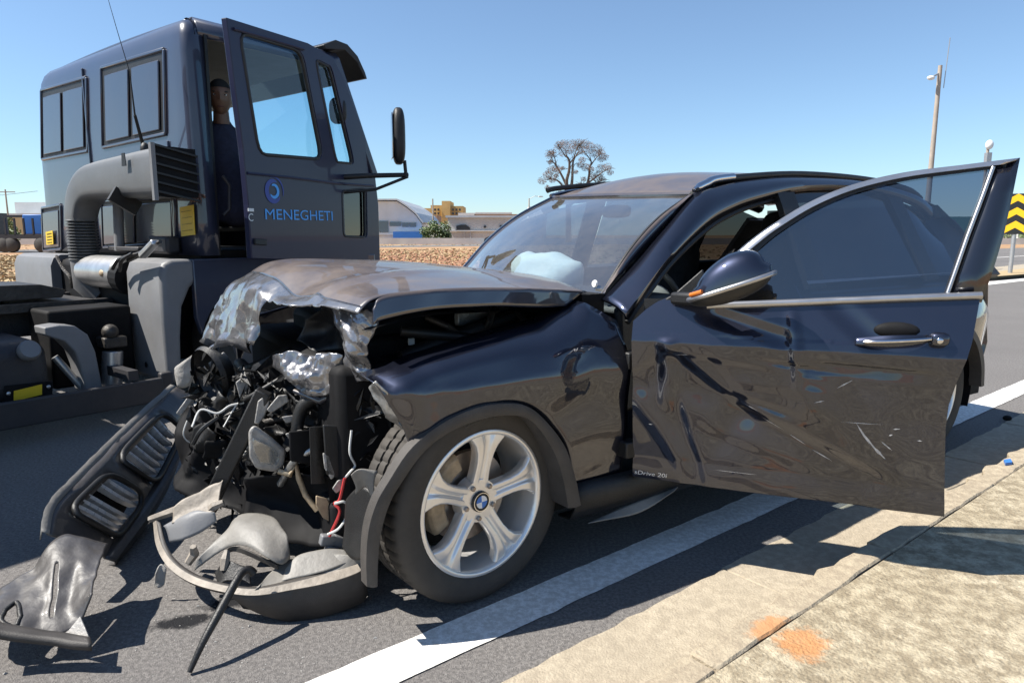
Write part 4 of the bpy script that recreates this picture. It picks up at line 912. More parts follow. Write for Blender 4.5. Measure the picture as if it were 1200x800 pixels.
# intake duct with louvred mouth, elbow and bellows
sec = [(math.copysign(abs(math.cos(a))**.45, math.cos(a)), math.copysign(abs(math.sin(a))**.45, math.sin(a))) for a in np.linspace(0, 2*math.pi, 25)[:-1]]
path = [(-.20,-.17,1.55,.155), (-.20,.1,1.55,.150), (-.20,.5,1.55,.138), (-.20,.85,1.55,.125), (-.20,1.08,1.53,.118), (-.21,1.22,1.45,.114), (-.22,1.28,1.34,.108), (-.22,1.29,1.28,.105)]
pc = cr([p[:3] for p in path], 30); pr = np.interp(np.linspace(0, 7, 30), range(8), [p[3] for p in path]); rings = []
for i, p in enumerate(pc):
    t = pc[min(i+1, 29)]-pc[max(i-1, 0)]; t = t/np.linalg.norm(t); xn = np.array([1.,0,0]); xn = xn-t*(xn@t); xn /= np.linalg.norm(xn); b = np.cross(t, xn)
    rings.append([tuple(p + xn*sx*pr[i]*.85 + b*sz_*pr[i]) for sx, sz_ in sec])
duct = MB().add([p for r_ in rings for p in r_], [(i*24+k, i*24+(k+1) % 24, (i+1)*24+(k+1) % 24, (i+1)*24+k) for i in range(29) for k in range(24)]).build('intake_duct', M['duct'], truck, smooth=50)
MB().prism([(-.325,1.40),(-.075,1.40),(-.075,1.70),(-.325,1.70)], lambda a, b, d: (a, d, b), -.17, -.19).build('duct_mouth', M['blk'], duct)
for k in range(6):
    z = 1.40+k*.055; MB().bar((-.33,-.20,z+.03), (-.07,-.20,z-.02), .018, .012, (0,0,1)).build('louvre', M['trim'], duct)
MB().bar((-.345,-.195,1.375), (-.345,-.195,1.715), .025, .03).build('mouth_frame', M['truckgrey'], duct)
MB().prism([(.16,1.60),(.22,1.60),(.21,1.68),(.17,1.68)], lambda a, b, d: (d, a, b), -.345, -.350).build('duct_bracket', M['trim'], duct)
MB().bar((-.36,.38,1.44), (-.20,.38,1.34), .03, .10).build('duct_bracket', M['trim'], duct)
bl_ = []
for k in range(14): bl_ += [(.085, 1.285-.022*k), (.108, 1.276-.022*k), (.108,1.270-.022*k)]
MB().lathe(bl_+[(.085,.975)], 28, 'z', (-.22,1.29,0)).build('bellows_hose', M['duct'], truck, smooth=35)
MB().tube([(-.22,1.29,.98), (-.22,1.29,.80), (-.15,1.2,.7)], .10, 16).build('filter_pipe', M['truckgrey'], truck, smooth=True)
MB().tube([(-.10,.93,1.40), (-.12,.92,1.05)], .035, 12).build('grey_post', M['truckgrey'], truck, bevel=.006)
# whip aerial standing on the duct
a0_ = tre(168,172,-.12); a1_ = tre(158,135,-.2); a2_ = tre(152,85,-.25); a3_ = tre(124,-10,-.3)
MB().tube([tuple(a0_), tuple(a1_)], [.012,.010], 8).build('aerial_base', M['trim'], truck)
MB().tube([tuple(a1_), tuple(a2_), tuple(tre(137,35,-.28)), tuple(a3_)], [.006,.003,.002,.0015], 6).build('aerial', M['trim'], truck)
p = tre(170,176,-.2); MB().sphere(tuple(p), .03,.03,.05).build('aerial_clamp', M['trim'], truck, smooth=True)
# rear pillar edge, opening
MB().bar((.14,.0,1.03), (.14,.0,2.46), .025, .02, (1,0,0)).build('door_post_seal', M['trim'], cab)
MB().tube([(.16,-.06,1.30), (.20,-.07,1.34), (.21,-.07,1.50), (.17,-.06,1.56)], .012, 8).build('grab_handle', M['frame'], cab, smooth=True)
# left side, front
MB().grid([[(x, 2.69-.30*max(0, z-1.9)**1.6-.02, z) for x in (.3,.9,1.5)] for z in (1.03,1.4,1.72)]).build('left_door_panel', M['truck'], truck, solid=.03)
MB().grid([[(x, 2.52-.20*(z-2.3), z) for x in (.3,.8,1.25)] for z in (2.33,2.5)]).build('left_roof_edge', M['truck'], truck, solid=.03)
MB().add([(.3,2.66,1.72), (1.5,2.66,1.72), (1.28,2.54,2.33), (.3,2.54,2.33)], [(0,1,2,3)]).build('left_window', M['cabfront'], truck)
MB().grid([[(1.50+.05*math.sin(math.pi*t), .0+2.66*t, z) for t in np.linspace(0, 1, 8)] for z in (.70,1.03,1.4,1.68)]).build('front_panel', M['truck'], truck, smooth=True, solid=.03)
MB().grid([[(1.52-.32*((z-1.68)/.82)+.04*math.sin(math.pi*t), .04+2.52*t, z) for t in np.linspace(0, 1, 8)] for z in (1.68,2.1,2.5)]).build('windscreen', M['cabfront'], truck, smooth=True)
MB().bar((1.53,.0,1.66), (1.20,.03,2.52), .07, .06).build('front_pillar', M['truck'], truck, bevel=.01)
MB().bar((1.53,2.62,1.66), (1.20,2.48,2.52), .07, .06).build('front_pillar', M['truck'], truck, bevel=.01)
MB().box((.75,1.32,1.03), (1.45,2.6,.06)).build('cab_floor', M['blk'], truck)
MB().box((1.36,1.3,1.45), (.25,2.5,.5)).build('cab_dashboard', M['trim'], truck, bevel=.04)
MB().box((.05,1.3,1.7), (.03,2.5,1.3)).build('cab_lining', M['blk'], truck)
for y in (.55, 2.0):
    st_ = MB().sphere((.45,y,1.33), .27,.26,.10, 18, 10, None, .5).build('cab_seat', M['fabric'], truck, smooth=True)
    MB().sphere((.22,y,1.72), .09,.25,.40, 18, 10, Matrix.Rotation(R(-8), 3, 'Y'), .5).build('cab_seat_back', M['fabric'], st_, smooth=True)
# sun visor over the windscreen
vis = [(1.10,2.60),(1.22,2.66),(1.33,2.65),(1.43,2.58),(1.50,2.47),(1.52,2.42),(1.49,2.42),(1.42,2.53),(1.30,2.60),(1.12,2.57)]
MB().prism(vis, lambda a, b, d: (a, d, b), .02, 2.5).build('sun_visor', M['trim'], truck, bevel=.006)
# the open door
TH, TAL = (1.45, 0.), R(16)
tdv = np.array([-math.cos(TAL), -math.sin(TAL), 0]); tdn = np.array([-math.sin(TAL), math.cos(TAL), 0])     # back along the door; inwards
h0_w = T0+TX*TH[0]; dvw = TX*tdv[0]+TY*tdv[1]; dnw = TX*tdn[0]+TY*tdn[1]
def td(u, v, off=0.): return tot(onpl(u, v, h0_w+dnw*off, dnw))
def loopgrid(A, B, n=60):
    A = [np.array(p) for p in A]; B = [np.array(p) for p in B]; return [[tuple(p) for p in A+[A[0]]], [tuple(p) for p in B+[B[0]]]]
out = [(262,21),(310,36),(358,51),(388,68),(402,96),(422,150),(437,205),(441,240),(443,305),(360,305),(292,303),(288,240),(282,175),(272,100)]
dpoly = [td(u, v) for u, v in out]
# outline, with window and quarter-light holes: fill with triangulated ngon
def holed(name, outer, holes, m, par, thick):
    bm = bmesh.new(); es = []
    for lp_ in [outer]+holes:
        vs = [bm.verts.new(tuple(p)) for p in lp_]
        es += [bm.edges.new((vs[i], vs[(i+1) % len(vs)])) for i in range(len(vs))]
    bmesh.ops.triangle_fill(bm, use_beauty=True, use_dissolve=False, edges=es)
    bmesh.ops.recalc_face_normals(bm, faces=bm.faces)
    me = bpy.data.meshes.new(name); bm.to_mesh(me); bm.free(); me.materials.append(m)
    o = bpy.data.objects.new(name, me); COL.objects.link(o); o.parent = par
    md = o.modifiers.new('s', 'SOLIDIFY'); md.thickness = thick; md.offset = 0
    md = o.modifiers.new('b', 'BEVEL'); md.width = .008; md.segments = 2; md.limit_method = 'ANGLE'; md.angle_limit = R(40)
    return o
def rnd(poly, k=.12, n=4):
    P = [np.array(p) for p in poly]; o = []
    for i, p in enumerate(P):
        a, b = P[i-1], P[(i+1) % len(P)]
        s_, e_ = p+(a-p)*k, p+(b-p)*k
        for t in np.linspace(0, 1, n): o.append((1-t)**2*s_+2*t*(1-t)*p+t*t*e_)
    return o
win = rnd([(280,38),(352,60),(377,187),(303,181)]); vent = rnd([(369,70),(386,79),(413,192),(393,190)]); lowv = rnd([(400,224),(427,221),(428,278),(402,277)])
tdoor = holed('cab_door', dpoly, [[td(u, v) for u, v in win], [td(u, v) for u, v in vent], [td(u, v) for u, v in lowv]], M['truckshade'], truck, .045)
tdoor['label'] = 'open dark blue cab door with blue lettering'
def ringtube(name, poly, r_, m, off):
    P = [tuple(td(u, v, off)) for u, v in poly]; P.append(P[0]); P.append(P[1])
    return MB().tube(P, r_, 8, False).build(name, m, tdoor, smooth=True)
ringtube('window_seal', win, .013, M['trim'], -.018); ringtube('vent_seal', vent, .010, M['trim'], -.018); ringtube('low_window_seal', lowv, .010, M['trim'], -.018)
for nm, pl_, m_ in (('window_glass', win, 'cabglass'), ('vent_glass', vent, 'cabglass'), ('low_window_glass', lowv, 'tint2')):
    MB().add([tuple(td(u, v, .0)) for u, v in pl_], [tuple(range(len(pl_)))]).build(nm, M[m_], tdoor)
# rain trim along the top of the window
MB().tube([tuple(td(u, v, -.03)) for u, v in ((274,34),(310,44),(356,58))], .010, 6).build('rain_trim', M['truckshade'], tdoor, smooth=True)
MB().tube([tuple(td(u, v, -.028)) for u, v in ((290,203),(340,208),(395,215),(438,218))], .010, 6).build('door_swage', M['truckshade'], tdoor, smooth=True)
# lettering and swirl
tA, tB = td(310,257,-.026), td(390,258.5,-.026); tU = td(311,242,-.026)-tA
dx_ = (tB-tA)/np.linalg.norm(tB-tA); hgt = np.linalg.norm(tU); wid = np.linalg.norm(tB-tA)
probe = text_mesh('MENEGHETI', 1, M['logo'], 'probe', tdoor, lambda x, y: (x, y, 0)); wx = max(v.co.x for v in probe.data.vertices); hy = max(v.co.y for v in probe.data.vertices); bpy.data.objects.remove(probe)
text_mesh('MENEGHETI', 1, M['logo'], 'door_lettering', tdoor, font_off=0, fn=lambda x, y: tuple(tA + dx_*x*wid/wx + np.array([0,0,1])*y*hgt/hy*.82))
lc = td(321,224,-.026); 
def arcstrip(r0, r1, a0, a1, m, sq=1.0):
    n = 18; A = []; B = []
    for k in range(n+1):
        a = R(a0+(a1-a0)*k/n); w = math.sin(math.pi*k/n)**.5
        rm_, rr_ = (r0+r1)/2, (r1-r0)/2*w+.001
        A.append(tuple(lc+dx_*math.cos(a)*(rm_+rr_)+np.array([0,0,1])*math.sin(a)*(rm_+rr_)*sq)); B.append(tuple(lc+dx_*math.cos(a)*(rm_-rr_)+np.array([0,0,1])*math.sin(a)*(rm_-rr_)*sq))
    MB().grid([A, B]).build('door_emblem', m, tdoor)
arcstrip(.05,.085,60,330,M['logo2']); arcstrip(.03,.052,-150,120,M['logo']); arcstrip(.088,.098,-20,110,M['logo2'])
MB().box(td(294,246,-.026), (.05,.004,.02), Matrix.Rotation(TAL, 3, 'Z')).build('door_sticker', M['white'], tdoor)
text_mesh('C', .07, M['white'], 'door_sticker', tdoor, lambda x, y: tuple(td(291,259,-.027)+dx_*x+np.array([0,0,1])*y))
MB().bar(td(298,283,-.03), td(312,284,-.03), .02, .04).build('door_pull', M['trim'], tdoor, bevel=.005)
# mirror and its arm
def mp(u, v, y=-.38): return tsd(u, v, y)
mirr = MB().tube([tuple(mp(396,208,-.06)), tuple(mp(430,206,-.25)), tuple(mp(478,205))], [.022,.02,.018], 10).build('mirror_arm', M['trim'], truck, smooth=True)
MB().tube([tuple(mp(400,226,-.06)), tuple(mp(440,222,-.25)), tuple(mp(478,207))], .012, 8).build('mirror_stay', M['trim'], mirr, smooth=True)
MB().tube([tuple(mp(476,208)), tuple(mp(474,188))], .014, 8).build('mirror_stem', M['trim'], mirr)
mc_ = mp(467,160); MB().sphere(tuple(mc_), .05,.115,.215, 22, 16, Matrix.Rotation(R(-38), 3, 'Z'), .6).build('mirror_head', M['trim'], mirr, smooth=True)
mg = Matrix.Rotation(R(-38), 3, 'Z'); MB().prism([(-.085,-.17),(.085,-.17),(.095,0),(.085,.17),(-.085,.17),(-.095,0)], lambda a, b, d: tuple(Vector(mc_)+mg @ Vector((d, a, b))), -.048, -.056).build('mirror_glass', M['chrome'], mirr, bevel=.01)
MB().sphere(tuple(mp(396,130,-.05)), .03,.07,.10, 16, 10, Matrix.Rotation(R(30), 3, 'Z'), .7).build('close_mirror', M['trim'], mirr, smooth=True)
# skirt under the cab, wheel guards, wheels
arc_ = [(.46+.50*math.cos(a), .40+.46*math.sin(a)) for a in np.linspace(math.pi*.93, math.pi*.07, 16)]
MB().prism([(-.06,1.01)]+[(1.50,1.01),(1.50,.60)]+arc_[::-1]+[(-.06,.62)], lambda a, b, d: (a, d, b), -.03, .02).build('cab_skirt', M['truck'], truck, bevel=.008)
gp = [(-.27,.20),(-.275,.60),(-.27,.92),(-.245,.985),(-.19,1.01),(-.03,1.01),(-.03,.86),(-.08,.82),(-.14,.70),(-.165,.5),(-.18,.20)]
MB().prism(gp, lambda a, b, d: (a, d, b), -.02, .50).build('wheel_guard', M['truckgrey'], truck, bevel=.035, seg=4, ang=50)
MB().prism([(a, max(b, .62)) for a, b in gp], lambda a, b, d: (a, d, b), 1.86, 2.72).build('wheel_guard', M['truckgrey'], truck, bevel=.035, seg=4, ang=50)
p = tre(171,427,-.283); MB().sphere(tuple(p), .006,.014,.02).build('guard_bolt', M['blk'], truck)
for y, fl in ((.06, 1), (2.62, -1)):
    prof = [(.22,.02),(.27,.0),(.38,-.004),(.405,.02),(.41,.05),(.41,.20),(.40,.24),(.30,.25),(.22,.24)]
    mb = MB().lathe([(r_, h_*fl) for r_, h_ in prof], 60, 'y', (.46,y,.41)); wt = mb.build('truck_wheel', M['rubber'], truck, smooth=40)
    MB().lathe([(.23,.02*fl),(.21,.06*fl),(.12,.02*fl),(.06,-.02*fl),(.0,-.02*fl)], 40, 'y', (.46,y,.41)).build('truck_rim', M['truckgrey'], wt, smooth=True)
MB().box((.55,1.3,.62), (1.5,1.7,.72)).build('truck_engine', M['blk'], truck, bevel=.05)  # plain black engine mass, added to block light under the cab
# chassis behind the cab
for y in (.95, 1.75): MB().box((-2.2,y,.60), (6.2,.07,.22)).build('chassis_rail', M['frame'], truck, bevel=.006)
for x in (-.7,-2.0,-3.4): MB().box((x,1.35,.60), (.10,.80,.16)).build('cross_member', M['frame'], truck, bevel=.006)
MB().tube([(-.20,.62,.90), (-.20,1.28,.90)], .12, 24).build('air_tank', M['tankmetal'], truck, bevel=.03, seg=3)
MB().tube([(-.20,.54,.87), (-.20,.66,.88)], .125, 20).build('tank_band', M['blk'], truck)
q_ = tre(122,320,-.30); MB().sphere(tuple(q_), .03,.05,.03).build('air_valve', M['caliper'], truck, smooth=True)
for pts in (([(150,305),(162,298),(175,290),(188,283)], -.32), ([(132,315),(138,305),(150,300),(165,296),(180,286)], -.34), ([(66,300),(74,315),(82,325),(84,338)], -.3), ([(140,318),(143,305),(155,297)], -.35)):
    P = cr([tre(u, v, pts[1]) for u, v in pts[0]], 16); MB().tube([tuple(p_) for p_ in P], .012, 6).build('air_hose', M['grease'], truck, smooth=True)
p = tre(176,291,-.33); MB().bar(tuple(p+np.array([0,.12,-.05])), tuple(p+np.array([0,-.08,.04])), .05, .04).build('cab_latch', M['tankmetal'], truck, bevel=.01)
MB().bar((-.10,.55,1.07), (-.10,1.05,1.07), .10, .03).build('cab_support', M['frame'], truck, bevel=.008)
MB().box((-.06,.35,1.10), (.10,.28,.12)).build('cab_mount', M['frame'], truck, bevel=.02)
# coupling ramp and plates on the frame
MB().prism([(-.55,.0),(-.70,.045),(-1.5,.06),(-1.5,-.06),(-.70,-.05),(-.58,-.05)], lambda a, b, d: (a, d, .80+b), .75, 1.25).build('ramp_plate', M['grease'], truck, bevel=.006)
MB().box((-.9,1.0,.70), (1.0,.6,.06)).build('deck_plate', M['grease'], truck, bevel=.004)
MB().box((-1.6,1.7,.78), (1.3,.5,.10)).build('deck_plate', M['grease'], truck, bevel=.004)
MB().tube([tuple(tsd(85,384,.55)), tuple(tsd(112,375,.62))], [.04,.05], 14).build('exhaust_pipe', M['tankmetal'], truck, smooth=True)
MB().tube([tuple(tsd(64,418,.25)), tuple(tsd(99,457,.2))], .022, 10).build('stay_rod', M['tankmetal'], truck, smooth=True)
# fuel tank with cap and yellow plate
p = tsd(60,430,.12); xr = p[0]
tk = MB().box((xr-.5,.42,.385), (1.0,.62,.36)).build('fuel_tank', M['frame'], truck, bevel=.10, seg=5)
c_ = tsd(33,412,.10); mb = MB().lathe([(0,-.05),(.05,-.05),(.058,-.035),(.058,.0),(.04,.03)], 18, 'y'); Rm = Matrix.Rotation(R(-25), 3, 'X')
mb.v = [tuple(Vector(c_)+Rm @ Vector(q)) for q in mb.v]; mb.build('tank_cap', M['truckgrey'], tk, smooth=40)
yp = [tsd(u, v, .098) for u, v in ((16,458),(49,450),(49,462),(16,470))]
MB().prism([(q[0], q[2]) for q in yp], lambda a, b, d: (a, d, b), .098, .094).build('yellow_plate', M['yellow'], tk)
kk = [tsd(u, v, .10) for u, v in ((5,452),(62,446),(62,468),(5,474))]
MB().prism([(q[0], q[2]) for q in kk], lambda a, b, d: (a, d, b), .108, .100).build('plate_backing', M['blk'], tk, bevel=.003)
for u, v in ((10,461),(57,453)): q = tsd(u, v, .094); MB().sphere(tuple(q), .012,.008,.012, 10, 6).build('plate_bolt', M['tankmetal'], tk, smooth=True)
# bent grey mudguard bracket
ap = [(52,384),(70,381),(88,382),(103,392),(112,412),(121,456),(101,460),(95,430),(88,412),(76,400),(54,393)]
MB().prism([(q[0], q[2]) for q in (tsd(u, v, .12) for u, v in ap)], lambda a, b, d: (a, d, b), .12, .30).build('mudguard_bracket', M['truckgrey'], truck, bevel=.008)
# canister
c0, c1 = tsd(131,400,.3), tsd(131,456,.3)
MB().tube([tuple(c0-np.array([0,0,.06])), tuple(c1)], .062, 20).build('air_dryer', M['tankmetal'], truck, bevel=.008)
MB().box(tuple(c0), (.14,.14,.07)).sphere(tuple(c0+np.array([-.02,-.04,.07])), .05,.05,.05).build('dryer_head', M['grease'], truck, bevel=.01)
MB().box((-.55,.55,.45), (.5,.35,.5)).build('battery_box', M['blk'], truck, bevel=.02)
# load body further back, beyond the left edge of the picture (its shadow crosses the road)
lb = MB().box((-3.95,1.25,1.84), (3.6,2.78,1.94)).build('cargo_body', M['truckgrey'], truck, bevel=.02)
for k in range(7): MB().box((-5.6+.55*k,-.155,1.84), (.07,.03,1.86)).build('body_post', M['truckgrey'], lb)
for y in (.28, 2.28):
    wr = MB().lathe([(.22,-.12),(.38,-.13),(.41,-.09),(.41,.12),(.36,.14),(.22,.13)], 48, 'y', (-3.6,y,.41)).build('truck_wheel', M['rubber'], truck, smooth=40)
    MB().lathe([(.23,-.10),(.20,-.05),(.10,-.08),(0,-.08)], 32, 'y', (-3.6,y,.41)).build('truck_rim', M['truckgrey'], wr, smooth=True)
# side underrun bar
MB().box((-1.72,-.05,.185), (2.78,.045,.15)).build('underrun_bar', M['frame'], truck, bevel=.008)
for x in (-.5,-1.6): MB().box((x,.25,.30), (.06,.60,.06)).build('underrun_stay', M['frame'], truck)
MB().box((-.30,-.04,.20), (.08,.05,.18)).build('bar_end', M['frame'], truck, bevel=.01)

# ------------------------------------------------------------------ the man in the cab doorway
hp = tsd(258,116,.16); hw = T0+TX*hp[0]+TY*hp[1]+np.array([0,0,hp[2]])
face = math.atan2(-hw[1], -hw[0])                   # he looks at the camera
man = empty('person', (hw[0], hw[1], 1.06), face)     # local x forwards
tag(man, 'man in a navy work shirt looking out of the open truck cab', 'person')
hz = hp[2]-1.06
def skin_body(name, verts, edges, rad, m, par, root=0, sub=2):
    me = bpy.data.meshes.new(name); me.from_pydata(verts, edges, []); o = bpy.data.objects.new(name, me); COL.objects.link(o); o.parent = par; me.materials.append(m)
    o.modifiers.new('k', 'SKIN'); 
    for i, r_ in enumerate(rad): me.skin_vertices[0].data[i].radius = r_ if isinstance(r_, tuple) else (r_, r_)
    me.skin_vertices[0].data[root].use_root = True
    md = o.modifiers.new('d', 'SUBSURF'); md.levels = md.render_levels = sub
    return o
sh = hz-.225
bd = MB()
def limb(P, rr_): bd.tube([tuple(p) for p in cr(P, 14)], list(np.interp(np.linspace(0, len(rr_)-1, 14), range(len(rr_)), rr_)), 14); bd.sphere(P[0], rr_[0], rr_[0], rr_[0]); bd.sphere(P[-1], rr_[-1], rr_[-1], rr_[-1])
rings = []
for z, rx, ry, x in ((.20,.13,.17,-.10), (.30,.14,.18,-.10), (.42,.12,.155,-.09), (.55,.125,.165,-.07), (sh-.14,.125,.19,-.05), (sh-.05,.10,.185,-.035), (sh+.01,.075,.13,-.025), (sh+.05,.058,.07,-.015), (sh+.09,.052,.055,-.01)):
    rings.append([(x+rx*math.cos(a), ry*math.sin(a), z) for a in np.linspace(0, 2*math.pi, 25)[:-1]])
bd.add([p for r_ in rings for p in r_], [(i*24+k, i*24+(k+1) % 24, (i+1)*24+(k+1) % 24, (i+1)*24+k) for i in range(8) for k in range(24)]+[tuple(range(24)), tuple(8*24+k for k in range(24))])
for sg in (1, -1):
    limb([(-.035,.165*sg,sh-.045), (0,.235*sg,sh-.30), (.20,.20*sg,sh-.42)], [.068,.052,.036])
limb([(-.16,.06,.27), (-.36,.42,.27), (-.37,.44,.04)], [.11,.075,.05]); limb([(-.04,.04,.27), (-.20,.42,.26), (-.21,.44,.04)], [.10,.075,.05])
body = bd.build('body', M['shirt'], man, smooth=True)
md = body.modifiers.new('r', 'REMESH'); md.mode = 'VOXEL'; md.voxel_size = .014; md.use_smooth_shade = True
md = body.modifiers.new('s', 'SMOOTH'); md.factor = .6; md.iterations = 6
for sgn in (1, -1):
    w = (.20,.20*sgn,sh-.42); hv = [w, (.26,.19*sgn,sh-.44), (.30,.185*sgn,sh-.45)]; he = [(0,1),(1,2)]; hr = [.03,(.035,.02),(.032,.016)]
    for k, (dy_, ln) in enumerate(((-.027,.065),(-.009,.075),(.009,.07),(.027,.055))):
        b = len(hv); hv += [(.31,.185*sgn+dy_,sh-.45), (.31+ln*.6,.185*sgn+dy_,sh-.465), (.31+ln*.8,.185*sgn+dy_,sh-.50)]; he += [(2,b),(b,b+1),(b+1,b+2)]; hr += [.010,.009,.008]
    b = len(hv); hv += [(.28,.185*sgn-.04*sgn,sh-.45), (.31,.185*sgn-.055*sgn,sh-.465)]; he += [(1,b),(b,b+1)]; hr += [.011,.009]
    skin_body('hand', hv, he, hr, M['skin'], man, 0, 1)
# head: shaped sphere with brow, nose, jaw, ears
hd = MB().sphere((0,0,0), .098,.078,.122, 28, 22)
def headf(x, y, z):
    if z < -.02: k = 1-.28*((-.02-z)/.10); y *= max(.55, k); x *= (.96 if x > 0 else .80+.2*k)
    if x > .05: x = x*.94+.003
    if x > .05 and abs(y) < .020 and -.045 < z < .02: x += .022*(1-abs(y)/.020)*(1-abs(z+.02)/.04 if z < -.02 else 1-(z+.02)/.05)
    if x > .05 and .015 < z < .04: x += .006
    if x > .04 and .0 < z < .018 and .015 < abs(y) < .045: x -= .008
    return x, y, z
hd.v = [(lambda q: (q[0]+.02, q[1], q[2]+hz))(headf(*p)) for p in hd.v]
head = hd.build('head', M['skin'], man, smooth=True)
hr_ = MB().sphere((.012,0,hz+.018), .100,.083,.113, 24, 16); hr_.f = [f for f in hr_.f if all((hr_.v[i][2] > hz+.055) or (hr_.v[i][0] < -.012 and hr_.v[i][2] > hz-.05) for i in f)]
hr_.build('hair', M['hair'], man, smooth=True)
for sgn in (1, -1):
    MB().sphere((.096,.032*sgn,hz+.010), .010,.014,.007, 12, 8).build('eye', M['eye'], head, smooth=True)
    MB().sphere((.105,.032*sgn,hz+.010), .003,.006,.006, 10, 6).build('pupil', M['hair'], head, smooth=True)
    MB().sphere((.103,.033*sgn,hz+.030), .006,.020,.005, 12, 6).build('eyebrow', M['hair'], head, smooth=True)
    MB().sphere((.015,.080*sgn,hz-.002), .020,.010,.032, 12, 8).build('ear', M['skin'], head, smooth=True)
MB().sphere((.096,0,hz-.066), .010,.026,.006, 14, 8).build('lips', M['lip'], head, smooth=True)
MB().tube([(.0,0,hz-.17), (.008,0,hz-.08)], [.056,.050], 16).build('neck', M['skin'], head, smooth=True)
# ------------------------------------------------------------------ torn-off pieces on the road
# bumper cover standing on its lower edge: T = upper edge, B = lower edge, each at its own place along the road
def ax(u, v, x): return onpl(u, v, (x, 0, 0), np.array([1., 0, 0]))
bc = empty('bumper_cover', (-1.48, 2.2, 0))
tag(bc, 'torn-off front bumper cover with two kidney grilles, on the road before the truck', 'car bumper')
bc0 = np.array([-1.48, 2.2, 0])
def bl3(P): return tuple(np.array(P)-bc0)
Tt = [ax(206,452,-1.62), ax(168,487,-1.60), ax(130,524,-1.57), ax(95,560,-1.53), ax(66,592,-1.49), ax(58,625,-1.45)]
Bb = [ax(226,474,-1.56), ax(206,520,-1.53), ax(186,562,-1.50), ax(162,600,-1.47), ax(138,632,-1.44), ax(122,655,-1.42)]
TT, BB = cr(Tt, 40), cr(Bb, 40)
def pan(i, t, d=0.):          # point on the cover: along (0..39), down (0..1), d metres proud towards the road side
    f = max(0, min(38, int(i))); x = i-f; a = TT[f]+(TT[f+1]-TT[f])*x; b = BB[f]+(BB[f+1]-BB[f])*x
    p = a+(b-a)*t; return p + np.array([d + .03*math.sin(math.pi*t), -d*.2, d*.1])
bm = bmesh.new()
# openings for the two grilles are left out of the skin
g1 = (6.0, 17.5, .22, .90); g2 = (20.5, 32.0, .22, .90)
ivals = list(np.linspace(0, 6, 7))+list(np.linspace(6, 17.5, 14))[1:]+list(np.linspace(17.5, 20.5, 4))[1:]+list(np.linspace(20.5, 32, 14))[1:]+list(np.linspace(32, 39, 9))[1:]
tvals = [0,.08,.22,.35,.48,.62,.76,.90,.96,1.0]
Pg = np.array([[pan(i, t) for i in ivals] for t in tvals])
Pg2 = crumple(Pg, .010, 7, (1,0,0), 4)
mb = MB(); nc = len(ivals); mb.v = [bl3(p) for r_ in Pg2 for p in r_]
for a in range(len(tvals)-1):
    for b in range(nc-1):
        im, tm = (ivals[b]+ivals[b+1])/2, (tvals[a]+tvals[a+1])/2
        if any(g_[0] < im < g_[1] and g_[2] < tm < g_[3] for g_ in (g1, g2)): continue
        mb.f.append((a*nc+b, a*nc+b+1, (a+1)*nc+b+1, (a+1)*nc+b))
cov = mb.build('cover_skin', M['bumper'], bc, smooth=40, solid=.005)
# upper lip: fold of the skin, coloured paler for the sunlight on its edge
lipA = [bl3(pan(i, 0)) for i in np.linspace(0, 39, 30)]; lipB = [bl3(pan(i, -.02)+np.array([-.022-.006*noise.noise(Vector((i*.6,0,0))), .0, .006])) for i in np.linspace(0, 39, 30)]
lipC = [bl3(pan(i, .0)+np.array([-.034,.0,-.02])) for i in np.linspace(0, 39, 30)]
MB().grid([lipA, lipB, lipC]).build('upper_lip', M['greyplastic'], bc, smooth=50, solid=.004)
lowA = [bl3(pan(i, .93, .004)) for i in np.linspace(0, 39, 30)]; lowB = [bl3(pan(i, 1.10, .035)) for i in np.linspace(0, 39, 30)]; lowC = [bl3(pan(i, 1.26, .02)) for i in np.linspace(0, 39, 30)]; lowD = [bl3(pan(i, 1.32, -.03)) for i in np.linspace(0, 39, 30)]
MB().grid([lowA, lowB, lowC, lowD]).build('lower_fold', M['bumper'], bc, smooth=50, solid=.004)
for gi, g_ in enumerate((g1, g2)):
    ring = [(g_[0], .22), (g_[0]+1.5, .14), (g_[1]-2, .12), (g_[1], .22), (g_[1], .75), (g_[1]-1.5, .92), (g_[0]+2, .92), (g_[0], .75)]
    ring = rnd([np.array(q) for q in ring], .3, 4)
    P = [bl3(pan(a, b, .012)) for a, b in ring]; P.append(P[0])
    kid = MB().tube(P, .011, 8, False).build('grille_frame', M['trim'], bc, smooth=True)
    MB().add([bl3(pan(a, b, -.045)) for a, b in ring], [tuple(range(len(ring)))]).build('grille_back', M['blk'], kid)
    for k in range(7):
        i_ = g_[0]+1.0+(g_[1]-g_[0]-2.0)*k/6; sk = .9-.25*k/6
        if gi == 1 and k == 2: continue
        pts = [bl3(pan(i_+sk*math.sin(math.pi*t)-.5*(gi)*t, .20+.68*t, -.018+.010*math.sin(math.pi*t))) for t in np.linspace(0, 1, 8)]
        mbk = MB()
        for (p, q) in zip(pts[:-1], pts[1:]): mbk.bar(p, q, .013, .028, (1,0,.2))
        mbk.build('grille_slat', M['grille'], kid)
